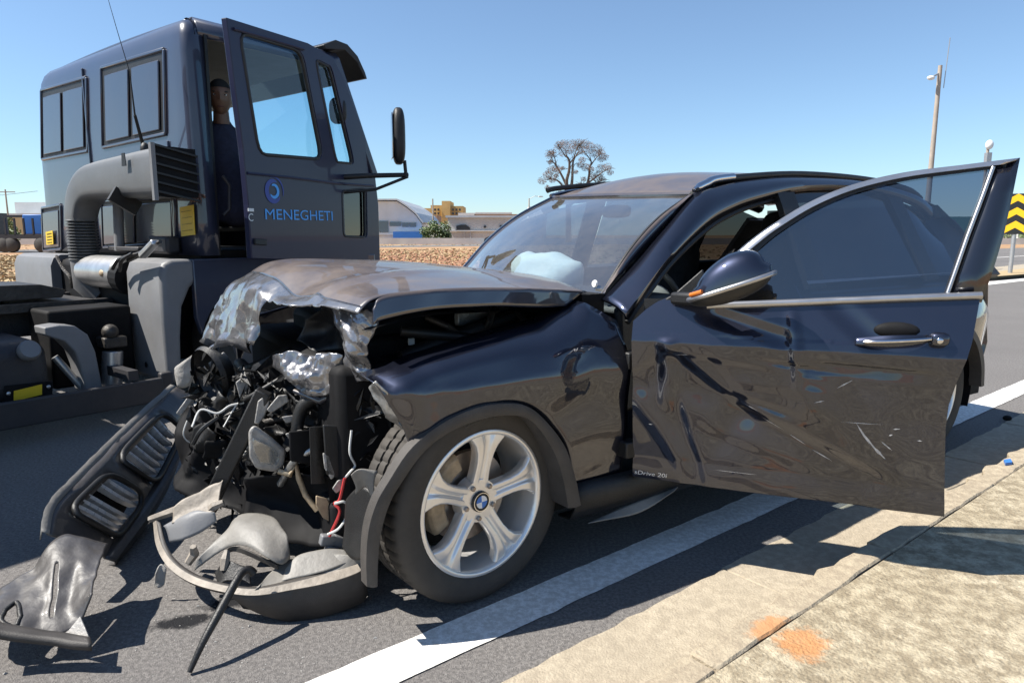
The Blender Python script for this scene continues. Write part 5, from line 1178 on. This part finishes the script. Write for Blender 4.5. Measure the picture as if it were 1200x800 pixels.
# wheel-side end of the cover, turned towards the kerb, with fog-lamp hole and lip on the road
def fy(u, v, y): return onpl(u, v, (0, y, 0), np.array([0., 1, 0]))
UL = [fy(-26,706,1.86), fy(0,690,1.88), fy(22,676,1.92), fy(45,662,1.96), fy(62,634,2.01), fy(80,624,2.04), fy(100,628,2.05), fy(128,636,2.07)]
LL = [fy(-26,728,1.70), fy(0,736,1.71), fy(18,740,1.72), fy(36,743,1.73), fy(55,746,1.74), fy(72,744,1.75), fy(92,730,1.77), fy(108,698,1.80)]
g = ruled(UL, LL, 75, 34); 
for i in range(34):
    for j in range(75):
        g[i, j] += np.array([.0, -.03*math.sin(math.pi*i/33)+.008*math.sin(j*.35)*math.sin(math.pi*i/33), .0])
hole_c = fy(24,716,1.76); g = crumple(crumple(g, .014, 9, (0,-1,0), 14), .006, 28, (0,-1,0), 15); mb = MB(); mb.v = [bl3(p) for r_ in g for p in r_]
s0_, s1_ = fy(68,655,1.80), fy(74,708,1.78)
for i in range(33):
    for j in range(74):
        c = (g[i, j]+g[i+1, j+1])/2
        if math.hypot((i+.5-21)/6.5, (j+.5-24)/6.2) < 1: continue
        if 8 < i < 26 and 49 <= j <= 50: continue
        mb.f.append((i*75+j, i*75+j+1, (i+1)*75+j+1, (i+1)*75+j))
mb.build('cover_end', M['bumper'], bc, smooth=45, solid=.005)
MB().tube([bl3(g[int(round(21+6.8*math.sin(a))), int(round(24+6.6*math.cos(a)))]+np.array([0,-.004,.002])) for a in np.linspace(0, 2*math.pi, 22)], .007, 8, False).build('fog_lamp_ring', M['trim'], bc, smooth=True)
la = [fy(-30,728,1.70), fy(0,737,1.71), fy(40,744,1.72), fy(75,749,1.72), fy(108,752,1.71)]
lb = [fy(-30,742,1.66), fy(0,749,1.67), fy(40,754,1.68), fy(75,759,1.68), fy(108,763,1.68)]
gl_ = ruled(la, lb, 30, 4); MB().grid([[bl3(p) for p in r_] for r_ in crumple(gl_, .004, 15, (0,-1,0), 6)]).build('lower_lip', M['flare'], bc, smooth=40, solid=.02, off=1)
tri = [bl3(p) for p in (fy(72,745,1.745), fy(108,753,1.71), fy(95,722,1.77), fy(82,738,1.75))]
MB().add(tri, [(0,1,2,3)]).build('torn_corner', M['lightbits'], bc, solid=.004)
def shard(name, label, cat, P, m, th=.004, amp=0., sc=10, n=10, seed=1, group=None):
    """a curved torn sheet from two edge polylines, its own thing on the ground"""
    c0 = np.mean(np.array(P[0]+P[1], float), axis=0); c0[2] = 0
    g = ruled([np.array(p)-c0 for p in P[0]], [np.array(p)-c0 for p in P[1]], n*2, n)
    if amp: g = crumple(g, amp, sc, (0,0,1), seed)
    o = MB().grid(g).build(name, m, None, smooth=45, solid=th); o.location = tuple(c0)
    return tag(o, label, cat, group)

# ---- under-tray with the lower lip of the bumper
ut = empty('under_tray', (-.85, 2.1, 0)); u0 = np.array([-.85, 2.1, 0])
tag(ut, 'broken bumper under-tray with curved pale lip, on the road ahead of the wheel', 'car part')
def ul(P): return tuple(np.array(P)-u0)
lipo = [gnd(180,612,.20), gnd(184,640,.15), gnd(198,664,.12), gnd(224,682,.10), gnd(262,693,.10), gnd(300,697,.10), gnd(345,690,.11), gnd(385,682,.12), gnd(420,670,.13), gnd(429,660,.14)]
lipi = [gnd(187,612,.21), gnd(194,636,.165), gnd(207,656,.135), gnd(230,672,.115), gnd(264,683,.115), gnd(300,687,.115), gnd(343,678,.125), gnd(383,664,.135), gnd(412,652,.145), gnd(427,650,.15)]
A, B = cr(lipo, 50), cr(lipi, 50)
lip_r = [[ul(p+np.array([0,.008,-.10*max(0, min(1, (i-22)/10))-.012])) for i, p in enumerate(A)], [ul(p+np.array([0,0,-.03*max(0, min(1, (i-22)/10))])) for i, p in enumerate(A)], [ul(p) for p in A], [ul((a+b)/2+np.array([0,0,.006])) for a, b in zip(A, B)], [ul(b) for b in B]]
MB().grid(lip_r).build('curved_lip', M['flare'], ut, smooth=50, solid=.006)
lipface = [[ul(p+np.array([0,-.004,.002])) for p in A], [ul((a*.55+b*.45)+np.array([0,0,.008])) for a, b in zip(A, B)]]
M['palelip'] = mat('scuffed_pale_lip', (.24,.21,.175), .6, var=.3, vscale=14, bump=.2, bscale=40)
MB().grid(lipface).build('scuffed_rim', M['palelip'], ut, solid=.003)
def pc_(pts, n): return cr([gnd(u, v, z) for u, v, z in pts], n)
def uflap(name, A_, B_, m, amp, sc, seed, bul=0., n=24, k=14):
    g = np.array([pc_(A_, n)+(pc_(B_, n)-pc_(A_, n))*t + np.array([0,0,bul*math.sin(math.pi*t)]) for t in np.linspace(0, 1, k)])
    g = crumple(g, amp, sc, (0,0,1), seed); return MB().grid([[ul(p) for p in r_] for r_ in g]).build(name, m, ut, smooth=45, solid=.004)
uflap('tray_panel', [(236,662,.12),(262,630,.17),(275,606,.22),(300,600,.24),(322,606,.24),(334,622,.22)], [(228,668,.11),(262,644,.17),(285,640,.20),(310,652,.19),(330,662,.16),(340,655,.16)], M['greyplastic'], .006, 8, 3, .03)
uflap('tray_edge', [(262,648,.165),(272,641,.18),(290,645,.19),(325,662,.155)], [(264,652,.15),(273,646,.165),(291,651,.17),(325,667,.14)], M['flare'], .002, 8, 4)
uflap('tray_floor', [(302,690,.115),(320,668,.13),(340,655,.15),(380,648,.17),(410,650,.17),(428,656,.15)], [(296,694,.105),(330,690,.11),(360,684,.115),(385,678,.125),(410,668,.13),(427,660,.14)], M['greyplastic'], .006, 8, 5, .0)
uflap('tray_floor', [(335,665,.14),(350,650,.17),(380,643,.18),(405,645,.17)], [(330,680,.12),(350,675,.13),(385,668,.14),(412,658,.15)], M['greyplastic'], .006, 8, 15, .0)
uflap('blue_grey_panel', [(190,617,.19),(215,604,.24),(232,598,.26),(250,604,.25)], [(198,635,.16),(215,632,.18),(235,624,.20),(254,612,.23)], M['truckgrey'], .006, 8, 6, .02)
for k, P in enumerate(([(176,608,.2),(205,598,.24),(226,596,.25)], [(243,600,.24),(252,592,.27),(262,588,.28)], [(220,660,.12),(228,648,.15),(226,640,.18)], [(262,668,.12),(264,655,.15),(266,645,.17)])):
    MB().tube([ul(gnd(*q)) for q in P], [.012,.016,.010], 6).build('broken_clip', M['palelip'], ut)
uflap('torn_liner', [(205,590,.27),(225,578,.30),(255,565,.33),(262,560,.34)], [(200,612,.22),(222,602,.25),(240,598,.26),(252,590,.28)], M['palelip'], .022, 14, 7)
uflap('torn_liner', [(250,670,.10),(262,660,.13),(280,664,.13),(292,668,.12)], [(256,684,.09),(268,680,.10),(282,682,.10),(294,684,.10)], M['trim'], .014, 18, 8)
uflap('hanging_tab', [(183,672,.10),(188,660,.13),(194,664,.12)], [(181,684,.06),(186,688,.05),(192,684,.06)], M['lightbits'], .008, 20, 9)
uflap('black_skirt', [(275,698,.09),(320,698,.09),(370,690,.10),(404,680,.11)], [(285,712,.02),(325,716,.02),(370,712,.02),(398,700,.03)], M['trim'], .004, 8, 10)
uflap('skirt_end', [(404,678,.12),(418,670,.13),(428,660,.14),(432,655,.14)], [(404,704,.02),(416,694,.03),(428,684,.03),(434,676,.03)], M['trim'], .004, 8, 12)
# ---- the bent bar with a hook, propped on the tray
bp0 = gnd(222,787,.008)
bar = MB()
P = [gnd(222,787,.008), gnd(238,752,.07), gnd(258,715,.125), gnd(276,682,.175), gnd(284,670,.19), gnd(292,667,.19), gnd(298,672,.175)]
P = cr([np.array(q)-np.array([bp0[0], bp0[1], 0]) for q in P], 26)
bo = bar.tube([tuple(p) for p in P], [.007+.005*min(1, i/8) for i in range(26)], 8).build('bent_bar', M['trim'], None, smooth=True); bo.location = (bp0[0], bp0[1], 0)
tag(bo, 'thin black bent bar propped between the road and the under-tray', 'metal bar')
# ---- glass crumbs and chips on the road
mb = MB(); rng = random.Random(12)
for k in range(560):
    if k < 430: u, v = rng.gauss(250, 120), rng.gauss(735, 40)
    else: u, v = rng.gauss(70, 70), rng.gauss(560, 40)
    if not (-60 < u < 620 and 500 < v < 830): continue
    c = gnd(u, v, .0); r_ = rng.uniform(.0008,.0028)*(1 if rng.random() < .93 else 2.2); a = rng.uniform(0, 6)
    mb.add([(c[0]+r_*math.cos(a+b)*1.4, c[1]+r_*math.sin(a+b), .0015) for b in (0,2,4)]+[(c[0], c[1], r_*1.0)], [(0,1,3), (1,2,3), (2,0,3)])
ch = mb.build('debris_chips', M['lightbits'], None); ch['kind'] = 'stuff'; ch['label'] = 'fine plastic and glass crumbs scattered on the road'
pts_ = [((150,500),(172,496),(178,506),(156,512)), ((12,556),(34,560),(22,566),(6,562)), ((16,582),(32,584),(26,590),(8,588)), ((66,503),(84,500),(76,508),(64,508))]
for k, q in enumerate([((1176,541),(1184,540),(1186,544),(1178,545))]):
    c = np.mean([gnd(u, v, .121) for u, v in q], axis=0); o = MB().prism([(gnd(u, v, .121)[0]-c[0], gnd(u, v, .121)[1]-c[1]) for u, v in q], lambda a, b, d: (a, b, d), 0, .012).build('blue_scrap', M['blue_bmw'], None); o.location = (c[0], c[1], .121)
    tag(o, 'small blue scrap on the kerb behind the open car door', 'litter')
for k, q in enumerate([((1177,491),(1182,490),(1183,494),(1178,494))]):
    c = np.mean([gnd(u, v, .007) for u, v in q], axis=0); o = MB().sphere((0,0,.015), .03,.02,.018, 8, 5).build('dark_pebble', M['blk'], None, smooth=True); o.location = (c[0], c[1], .007)
    tag(o, 'small dark stone in the gutter near the rear wheel', 'stone')
# ------------------------------------------------------------------ beyond the road
M['b_white'] = mat('render_white', (.62,.62,.60), .8, var=.08, vscale=.6); M['b_grey'] = mat('concrete_wall', (.52,.50,.47), .85, var=.12, vscale=.5)
M['b_yellow'] = mat('ochre_render', (.55,.38,.16), .85, var=.1, vscale=.5); M['b_dark'] = mat('dark_opening', (.03,.03,.035), .3)
M['b_roof'] = mat('sheet_roof', (.50,.51,.52), .5, .3, var=.12, vscale=.4); M['b_blue'] = mat('blue_panel', (.03,.16,.50), .5, var=.1, vscale=.5); M['b_glass'] = mat('far_window', (.05,.08,.12), .1, coat=1)
M['b_rust'] = mat('clay_roof', (.32,.20,.13), .8, var=.15, vscale=1)
M['leaf_g'] = mat('leaf_green', (.07,.115,.03), .6, col2=(.13,.17,.05), vscale=1.5); M['leaf_d'] = mat('leaf_dark', (.035,.06,.02), .6, col2=(.07,.10,.03), vscale=1.5)
M['leaf_p'] = mat('dry_blossom', (.13,.09,.075), .8, col2=(.20,.13,.095), vscale=.6); M['bark'] = mat('bark', (.10,.085,.075), .9, var=.3, vscale=6)
M['pole'] = mat('pole_concrete', (.34,.29,.24), .8, var=.12, vscale=4); M['galv'] = mat('galvanised', (.42,.42,.42), .45, .7, var=.1)
M['sign_y'] = mat('sign_yellow', (.80,.46,.01), .4); M['sign_k'] = mat('sign_black', (.015,.015,.015), .4); M['sign_g'] = mat('sign_green', (.01,.16,.11), .4)
M['straw'] = mat('dry_grass', (.40,.30,.165), .9, col2=(.36,.26,.14), vscale=.3); M['soil'] = mat('red_soil', (.30,.155,.09), .95, var=.3, vscale=1.2, bump=.5, bscale=5)
def blk(mb, u0, v0, u1, v1, y, dep):      # block whose face towards us fills this part of the view at distance y
    a, b = fy(u0, v1, y), fy(u1, v0, y); z0 = max(-.03, min(a[2], b[2])) if v1 < 279 else -.03
    return mb.box(((a[0]+b[0])/2, y+dep/2, (z0+b[2])/2), (abs(b[0]-a[0]), dep, b[2]-z0))
def wins(par, rects, y, m, name='window', th=.25):
    for r_ in rects:
        a, b = fy(r_[0], r_[3], y), fy(r_[2], r_[1], y)
        f = MB().box(((a[0]+b[0])/2, y-.05, (a[2]+b[2])/2), (b[0]-a[0], th, b[2]-a[2])).build(name, m, par)
        f.location = tuple(-np.array(par.location))
def bld(name, label, y, dep, parts):
    e = empty(name, (0,0,0)); tag(e, label, 'building')
    for nm, m_, r_ in parts: blk(MB(), *r_, y, dep).build(nm, m_, e)
    return e
# white shed with a curved roof, left of the field
Y = 92; sh_ = empty('white_shed', (0,0,0)); tag(sh_, 'white industrial shed with curved roof and strip windows, beside the truck cab', 'building')
prof = [(400,236),(465,236),(476,243),(487,252),(494,262),(497,283),(400,283)]
MB().prism([(fy(u, v, Y)[0], max(-.03, fy(u, v, Y)[2])) for u, v in prof], lambda a, b, d: (a, d, b), Y, Y+22).build('wall', M['b_white'], sh_)
rp = [(398,235),(466,234.5),(478,242),(489,251),(497,262)]; mb = MB()
mb.grid([[(fy(u, v, Y)[0], yy, fy(u, v, Y)[2]+.15) for u, v in rp] for yy in (Y-.6, Y+22.5)]).build('roof', M['b_roof'], sh_, solid=.2)
wins(sh_, [(443,259,455,272), (457,260,470,265), (471.5,261,479,266), (480,261,487.5,266)], Y, M['b_glass'])
MB().box((fy(476,0,Y)[0], Y-1.2, fy(0,279,Y)[2]), (4.2,1.6,1.7)).build('blue_awning', M['b_blue'], sh_)
MB().box((fy(460,0,Y)[0], Y-.3, fy(0,274,Y)[2]), (8,.3,.25)).build('floor_band', M['b_roof'], sh_)
# low grey building with a dark doorway
Y = 96; gb = empty('grey_building', (0,0,0)); tag(gb, 'long low grey building with an arched dark opening, behind the field', 'building')
blk(MB(), 525, 255, 640, 283, Y, 14).build('wall', M['b_grey'], gb); blk(MB(), 522, 252.5, 606, 255, Y-.4, 15).build('roof', M['b_roof'], gb)
wins(gb, [(567,264.5,569.5,267), (585.5,264,588.5,267)], Y, M['b_dark']); wins(gb, [(543.5,272,544.5,283), (551,272,552,283)], Y, M['b_grey'], 'pilaster', .5)
op = [(535,270),(535,264.5),(541,263.3),(546,263.3),(551,267),(551,270)]
MB().prism([(fy(u, v, Y)[0], fy(u, v, Y)[2]) for u, v in op], lambda a, b, d: (a, d, b), Y-.1, Y-.25).build('opening', M['b_dark'], gb)
MB().box((fy(565,0,Y)[0], Y-.2, fy(0,270.5,Y)[2]), (9.5,.35,.15)).build('string_course', M['b_white'], gb)
# shed with pale roof behind it
bld('pale_roofed_shed', 'white gabled shed roof showing above the grey building', 130, 20, [('wall', M['b_rust'], (556,251,610,262)), ('roof', M['b_white'], (537,249.5,557,262)), ('roof', M['b_white'], (557,248.8,600,250.8))])
# ochre blocks far off
oc = empty('ochre_building', (0,0,0)); tag(oc, 'ochre multi-storey building with a stair tower on the skyline', 'building'); Y = 220
for nm, r_ in (('wall', (495,244,514,262)), ('wall', (505,240.5,523,262)), ('stair_tower', (518,235.5,527.5,262)), ('wall', (527.5,241.5,542.5,262))):
    blk(MB(), *r_, Y-(2 if nm == 'stair_tower' else 0)+len(r_)*.0+r_[0]*.01, 14).build(nm, M['b_yellow'], oc)
wins(oc, [(u, 244.5+4.5*k, u+2, 247+4.5*k) for u in (509,513,530,534,538) for k in range(3)], Y-1.2+4, M['b_dark'], 'window', 1.5)
bld('beige_house', 'beige house with brown roof beyond the white shed', 180, 12, [('wall', M['b_yellow'], (468,241,481,262)), ('roof', M['b_rust'], (466,240,483,242)), ('annex', M['b_rust'], (488,252,512,262))])
bld('grey_gantry_house', 'small grey-roofed house by the lamp post, behind the windscreen', 150, 10, [('wall', M['b_white'], (619,242,641,262)), ('roof', M['b_dark'], (628,239.5,642,243))])
bld('white_store', 'pale ribbed warehouse at the left edge, beside the cab', 120, 25, [('wall', M['b_white'], (22,237,75,284)), ('dark_base', M['b_dark'], (-40,262,75,284))])
bld('yellow_store', 'low pale-yellow shed under the white warehouse at left', 112, 8, [('wall', M['straw'], (-30,252,70,284)), ('roof', M['b_roof'], (-30,250,70,252.5))])
# low wall along the far side of the field
lw = MB().box((10,86,.35), (220,.4,.8)).build('boundary_wall', M['b_grey'], None); tag(lw, 'low grey boundary wall along the far side of the field', 'wall')
# far row of houses on the right
for k, (u0, v0, u1, v1, m_, lab) in enumerate(((1040,262,1092,284,'b_grey','grey low house seen through the tinted door glass'), (1098,256,1142,284,'b_white','white house right of the pole, seen past the door'), (1150,262,1188,284,'b_grey','grey house behind the chevron sign'), (1192,258,1260,284,'b_white','white house at the far right edge'))):
    bld('distant_house', lab, 85+6*k, 9, [('wall', M[m_], (u0,v0,u1,v1)), ('roof', M['b_rust'], (u0-1.5,v0-1.6,u1+1.5,v0+.6))])
# parked trailers at the left edge
def trailer(name, label, u0, u1, Y, blue):
    a, b = fy(u0, 285, Y), fy(u1, 285, Y); w = b[0]-a[0]; e = empty(name, (a[0], Y, 0)); tag(e, label, 'trailer')
    MB().box((w/2,1.2,1.05), (w,2.4,.28)).build('bed', M['frame'], e)
    MB().box((w*.92,1.2,1.9), (w*.05,2.4,1.6)).build('headboard', M['b_dark'], e)
    for x in (w*.18, w*.30, w*.8):
        MB().lathe([(0,-.02),(.45,0),(.5,.05),(.5,.3),(.45,.35)], 20, 'y', (x,.0,.5)).build('trailer_wheel', M['rubber'], e, smooth=True)
    for x in np.linspace(.1, .85, 6): MB().box((w*x,.05,1.7), (.10,.10,1.1)).build('stake', M['frame'], e)
    if blue: MB().box((w*.62,1.4,1.85), (w*.32,1.8,1.3)).build('blue_box', M['b_blue'], e, bevel=.05)
    MB().box((w*.3,1.2,2.4), (w*.5,.2,.15)).build('rail', M['frame'], e)
trailer('flatbed_trailer', 'dark flatbed trailer with a blue box, parked behind the cab at left', -10, 62, 46, True)
trailer('flatbed_trailer', 'empty dark flatbed trailer at the far left edge', -75, -14, 48, False)
# poles
def pole(name, label, u, vt, Y, r0, r1, cat='pole', lamp=None, lean=0):
    t = fy(u, vt, Y); e = empty(name, (t[0]-lean, Y, 0)); tag(e, label, cat)
    MB().tube([(0,0,-.03), (lean,0,t[2])], [r0, r1], 14).build('shaft', M['pole'], e, smooth=True)
    return e, t[2], lean
e, zt, ln = pole('utility_pole', 'tall concrete pole with a small lamp above the open car door', 1102, 77, 30, .125, .08)
MB().bar((ln-.3,-.1,zt-.45), (ln,0,zt-.3), .06, .06).build('lamp_arm', M['galv'], e)
MB().sphere((ln-.42,-.12,zt-.52), .16,.10,.09, 14, 8).build('lamp_head', M['white'], e, smooth=True)
MB().tube([(ln+.22,0,zt-.9), (ln+.30,0,zt+1.1)], .018, 6).build('lightning_rod', M['galv'], e)
e, zt, ln = pole('camera_pole', 'thin pole topped by a white camera, behind the car door corner', 1158, 172, 42, .10, .08)
MB().sphere((0,-.1,zt+.1), .22,.2,.28, 14, 8).build('camera_dome', M['white'], e, smooth=True); MB().box((.05,0,zt-.7), (.28,.28,.7)).build('control_box', M['galv'], e)
e, zt, ln = pole('street_lamp', 'slender street lamp beside the car roof', 620, 232.5, 110, .16, .09, 'street lamp')
MB().tube([(0,0,zt-.1), (.9,0,zt+.35), (1.5,0,zt+.3)], .05, 6).build('lamp_arm', M['galv'], e); MB().sphere((1.8,0,zt+.28), .45,.15,.10, 12, 6).build('lamp_head', M['galv'], e, smooth=True)
pole('far_pole', 'thin dark pole in front of the ochre building', 507, 233, 105, .14, .10)
e, zt, ln = pole('far_pole', 'thin pole left of the truck cab, above the trailers', 6, 222, 110, .16, .10)
MB().box((0,0,zt-.4), (3.0,.12,.14)).build('cross_arm', M['pole'], e)
w0, w1 = fy(-40,226,112), fy(44,224,112)
ow = MB().tube([tuple(w0), tuple((w0+w1)/2-np.array([0,0,.5])), tuple(w1)], .03, 5).build('overhead_wire', M['wire_k'], None); tag(ow, 'overhead wire between the far poles at left', 'wire')
# green road sign far right
gs = fy(1122,268,70); e = empty('green_road_sign', (gs[0],70,0)); tag(e, 'green direction sign seen through the tinted door glass', 'road sign')
MB().box((0,0,gs[2]), (3.6,.08,2.4)).build('sign_panel', M['sign_g'], e); MB().box((-1.2,.1,gs[2]/2), (.15,.12,gs[2])).build('sign_post', M['galv'], e); MB().box((1.2,.1,gs[2]/2), (.15,.12,gs[2])).build('sign_post', M['galv'], e)
# traffic island with the chevron sign
isl = [gnd(1050,331), gnd(1162,327), gnd(1215,322), gnd(1330,312), gnd(1330,307), gnd(1215,311), gnd(1150,318), gnd(1050,324)]
il = struct(MB().prism([(p[0], p[1]) for p in isl], lambda a, b, d: (a, b, d), -.02, .10).build('traffic_island', M['gutter'], None, bevel=.02))
ib = [gnd(1052,329,.105), gnd(1170,323.5,.105), gnd(1215,320,.105), gnd(1325,311,.105), gnd(1325,308.5,.105), gnd(1215,313,.105), gnd(1160,319,.105)]
struct(MB().add([tuple(p) for p in ib], [tuple(range(len(ib)))]).build('island_soil', M['straw'], None))
wl_ = [gnd(1040,335.5,.005), gnd(1160,330,.005), gnd(1215,325,.005), gnd(1340,313.5,.005), gnd(1340,314.8,.005), gnd(1215,327.2,.005), gnd(1160,333.5,.005), gnd(1040,340,.005)]
struct(MB().add([tuple(p) for p in wl_], [tuple(range(len(wl_)))]).build('island_line', M['line'], None))
sp_ = gnd(1183.5,320,.10); cs0 = empty('chevron_sign', (sp_[0], sp_[1], .10), math.atan2(-sp_[1], -sp_[0])+math.pi/2); tag(cs0, 'yellow and black chevron sign on a grey post at the right edge', 'road sign')
dd = math.hypot(sp_[0], sp_[1]); ppm = dd*.93/800; hs = (320-241)*ppm; pb = (320-281)*ppm; pw = 17.5*ppm
MB().tube([(0,.03,0), (0,.03,hs-.05)], .055, 12).build('post', M['galv'], cs0, smooth=True)
panel = MB().box((0,-.02,(hs+pb)/2), (pw,.02,hs-pb)).build('panel', M['sign_k'], cs0)
n3 = (hs-pb)/3; q0 = pw/2
for k in range(3):
    zc = pb+n3*k+.06*n3; cv = [(-q0,zc),(0,zc+n3*.42),(q0,zc),(q0,zc+n3*.52),(0,zc+n3*.94),(-q0,zc+n3*.52)]
    MB().prism([(a*.995, b) for a, b in cv], lambda a, b, d: (a, d, b), -.0305, -.034).build('chevron', M['sign_y'], panel)
# ---- trees and bushes
def leaves(mb, c, r_, n, size, rng, flat=1.0):
    for _ in range(n):
        while True:
            d = Vector((rng.uniform(-1,1), rng.uniform(-1,1), rng.uniform(-1,1)))
            if .15 < d.length < 1: break
        p = Vector(c)+Vector((d.x*r_, d.y*r_, d.z*r_*flat)); s_ = size*rng.uniform(.5,1.3)
        a = Vector((rng.gauss(0,1), rng.gauss(0,1), rng.gauss(0,1))).normalized(); b = a.orthogonal().normalized()
        mb.add([p+a*s_, p+b*s_*.5, p-a*s_, p-b*s_*.5], [(0,1,2,3)])
def bush(name, label, u0, u1, vt, Y, m, seed, cat='tree', vb=283):
    rng = random.Random(seed); a, b = fy(u0, vb, Y), fy(u1, vt, Y); w = b[0]-a[0]; h = b[2]+.03; e = empty(name, ((a[0]+b[0])/2, Y, -.03)); tag(e, label, cat)
    tr = MB()
    for k in range(3): tr.tube([(0,0,0), (rng.uniform(-.1,.1)*w, 0, h*.35), (rng.uniform(-.35,.35)*w, rng.uniform(-.2,.2)*w, h*.75)], [.05*h,.03*h,.008*h], 7)
    tr.build('trunk', M['bark'], e, smooth=True); cr_ = MB()
    for k in range(16):
        x, z = rng.uniform(-.42,.42)*w, rng.uniform(.18,.80)*h; lim = 1-(abs(x)/(.55*w))**2
        z = min(z, h*.86*lim+.12*h); leaves(cr_, (x, rng.uniform(-.3,.3)*w, z), min(w*.18, h*.25)*rng.uniform(.7,1.2), 90, max(.16, .016*h*2), rng, .8)
    cr_.build('crown', m, e)
bush('leafy_tree', 'round light-green tree between the white shed and grey building', 495, 528, 256, 90, M['leaf_g'], 1)
bush('leafy_tree', 'dark green bush against the grey building wall', 514, 528, 262, 89, M['leaf_d'], 2)
bush('skyline_tree', 'pale green tree above the curved shed roof', 470, 497, 246, 150, M['leaf_g'], 3)
bush('skyline_tree', 'green tree by the lamp post near the car roof', 598, 618, 246, 140, M['leaf_g'], 4)
bush('skyline_tree', 'wide green tree above the pale shed roof', 582, 602, 247.5, 145, M['leaf_d'], 5)
bush('skyline_tree', 'small ochre-green tree in front of the ochre building', 497, 512, 254, 150, M['leaf_g'], 6)
bush('leafy_tree', 'leafy tree above the trailers at the left edge', -20, 22, 244, 80, M['leaf_g'], 7)
bush('leafy_tree', 'green tree behind the chevron sign at right', 1180, 1230, 250, 90, M['leaf_g'], 8)
bush('leafy_tree', 'hedge-like tree seen through the tinted door glass', 1060, 1110, 256, 80, M['leaf_d'], 9)
# the half-bare tree above the car roof: trunks and limbs as they fork, with dry blossom clumps
rng = random.Random(5); Y = 75
def t3(u, v, dy_=0): return np.array(fy(u, v, Y+dy_))
tb = t3(666,283); tree = empty('half_bare_tree', (tb[0], Y, -.03)); tag(tree, 'half-bare tree with dry purplish-brown blossom above the car roof', 'tree')
def tl3(p): return tuple(np.array(p)-np.array([tb[0], Y, -.03]))
trk = MB()
limbs = [([(666,284),(666,250),(665,222)], .34,.24), ([(665,222),(664,212),(667,200),(667,188),(663,182)], .22,.08), ([(666,226),(670,216),(671,200),(672,188),(678,178)], .2,.06), ([(665,220),(658,205),(652,195),(648,190),(640,189)], .14,.04), ([(664,224),(655,213),(648,210),(641,211)], .12,.03), ([(668,240),(685,224),(690,208),(691,196),(693,190),(688,182)], .2,.05), ([(690,214),(698,208),(706,202),(712,199)], .1,.03), ([(691,196),(698,186),(705,180)], .08,.03), ([(667,192),(674,184),(684,178)], .08,.03), ([(652,195),(650,185),(648,180)], .07,.02), ([(667,240),(678,224),(682,219)], .1,.04), ([(663,184),(658,176),(655,172)], .07,.02), ([(672,186),(676,174),(680,170)], .07,.02), ([(664,232),(655,232),(648,234)], .09,.03), ([(690,218),(700,214),(707,211)], .07,.02)]
tips = []
for pts, r0, r1 in limbs:
    dy0 = rng.uniform(-1.5,1.5); P = cr([t3(u, v, dy0*i/len(pts)) for i, (u, v) in enumerate(pts)], 12)
    trk.tube([tl3(p) for p in P], list(np.linspace(r0, r1, 12)), 7)
    tips += [P[k] for k in (7,9,11)]
    for q in range(11):
        b = P[rng.randint(5,11)]; e_ = b+np.array([rng.uniform(-.9,.9), rng.uniform(-.9,.9), rng.uniform(-.1,1.0)]); trk.tube([tl3(b), tl3((b+e_)/2+np.array([0,0,.1])), tl3(e_)], [.035,.025,.012], 5)
trk.build('trunk', M['bark'], tree, smooth=True)
crn = MB()
cl = [(643,183,5),(648,178,5),(656,172,6),(663,169,6),(670,169,6),(678,167,6),(685,168,6),(692,171,6),(699,174,6),(705,179,5),(708,185,5),(660,178,6),(668,177,5),(676,174,5),(686,177,6),(696,180,5),(703,186,4),(640,206,5),(645,200,5),(650,196,5),(655,199,4),(637,213,5),(641,218,3),(646,210,4),(680,192,4),(686,196,5),(682,188,4),(676,200,3),(700,204,5),(706,198,6),(712,197,5),(714,203,4),(704,211,5),(696,208,4),(685,211,3),(678,216,4),(692,200,4),(652,207,3),(660,196,2.5),(645,190,3),(650,235,4),(656,226,3)]
for u, v, rr_ in cl:
    c = t3(u+rng.uniform(-1.5,1.5), v+rng.uniform(-1.5,1.5), rng.uniform(-2.2,2.2)); leaves(crn, tl3(c), rr_*75/800*1.15, int(70*rr_), .055, rng, .8)
crn.build('crown', M['leaf_p'], tree)
# ---- dry grass and clods in the field (uncountable)
rng = random.Random(9); mb = MB()
for k in range(15000):
    if k % 5 == 0: u, v = rng.uniform(-30, 70), 275+125*1.0/rng.uniform(1.6,6.5)
    elif k % 5 < 2: u, v = rng.uniform(440, 610), 275+rng.uniform(10, 36)
    else: u, v = rng.uniform(-250, 1000), 275+rng.uniform(9, 40)
    p = gnd(u, v, -.03)
    q_ = p[0]*RY-p[1]*RX
    if q_ > -19.8: continue
    if -62 < q_ < -50: continue
    h = rng.uniform(.0,.05)*(1 if rng.random() < .95 else 2.2); w = rng.uniform(.05,.18)
    a = rng.uniform(0, 3.14); c_, s_ = math.cos(a)*w, math.sin(a)*w
    mb.add([(p[0]-c_, p[1]-s_, -.03), (p[0]+c_, p[1]+s_, -.03), (p[0]+rng.uniform(-.1,.1), p[1]+rng.uniform(-.1,.1), h)], [(0,1,2)])
gr = mb.build('dry_grass', M['straw'], None); gr['kind'] = 'stuff'; gr['label'] = 'dry yellow grass covering the field'
mb = MB()
for k in range(1400):
    u, v = rng.uniform(440, 600), 275+38-20*rng.random()**2.2; p = gnd(u, v, -.03); q_ = p[0]*RY-p[1]*RX
    if q_ > -20.2: continue
    r_ = rng.uniform(.03,.14); mb.sphere((p[0], p[1], -.02), r_, r_*.9, r_*rng.uniform(.4,.8), 6, 4, Matrix.Rotation(rng.uniform(0,3), 3, 'Z'))
so = mb.build('soil_clods', M['soil'], None); so['kind'] = 'stuff'; so['label'] = 'reddish clods of soil at the edge of the field'
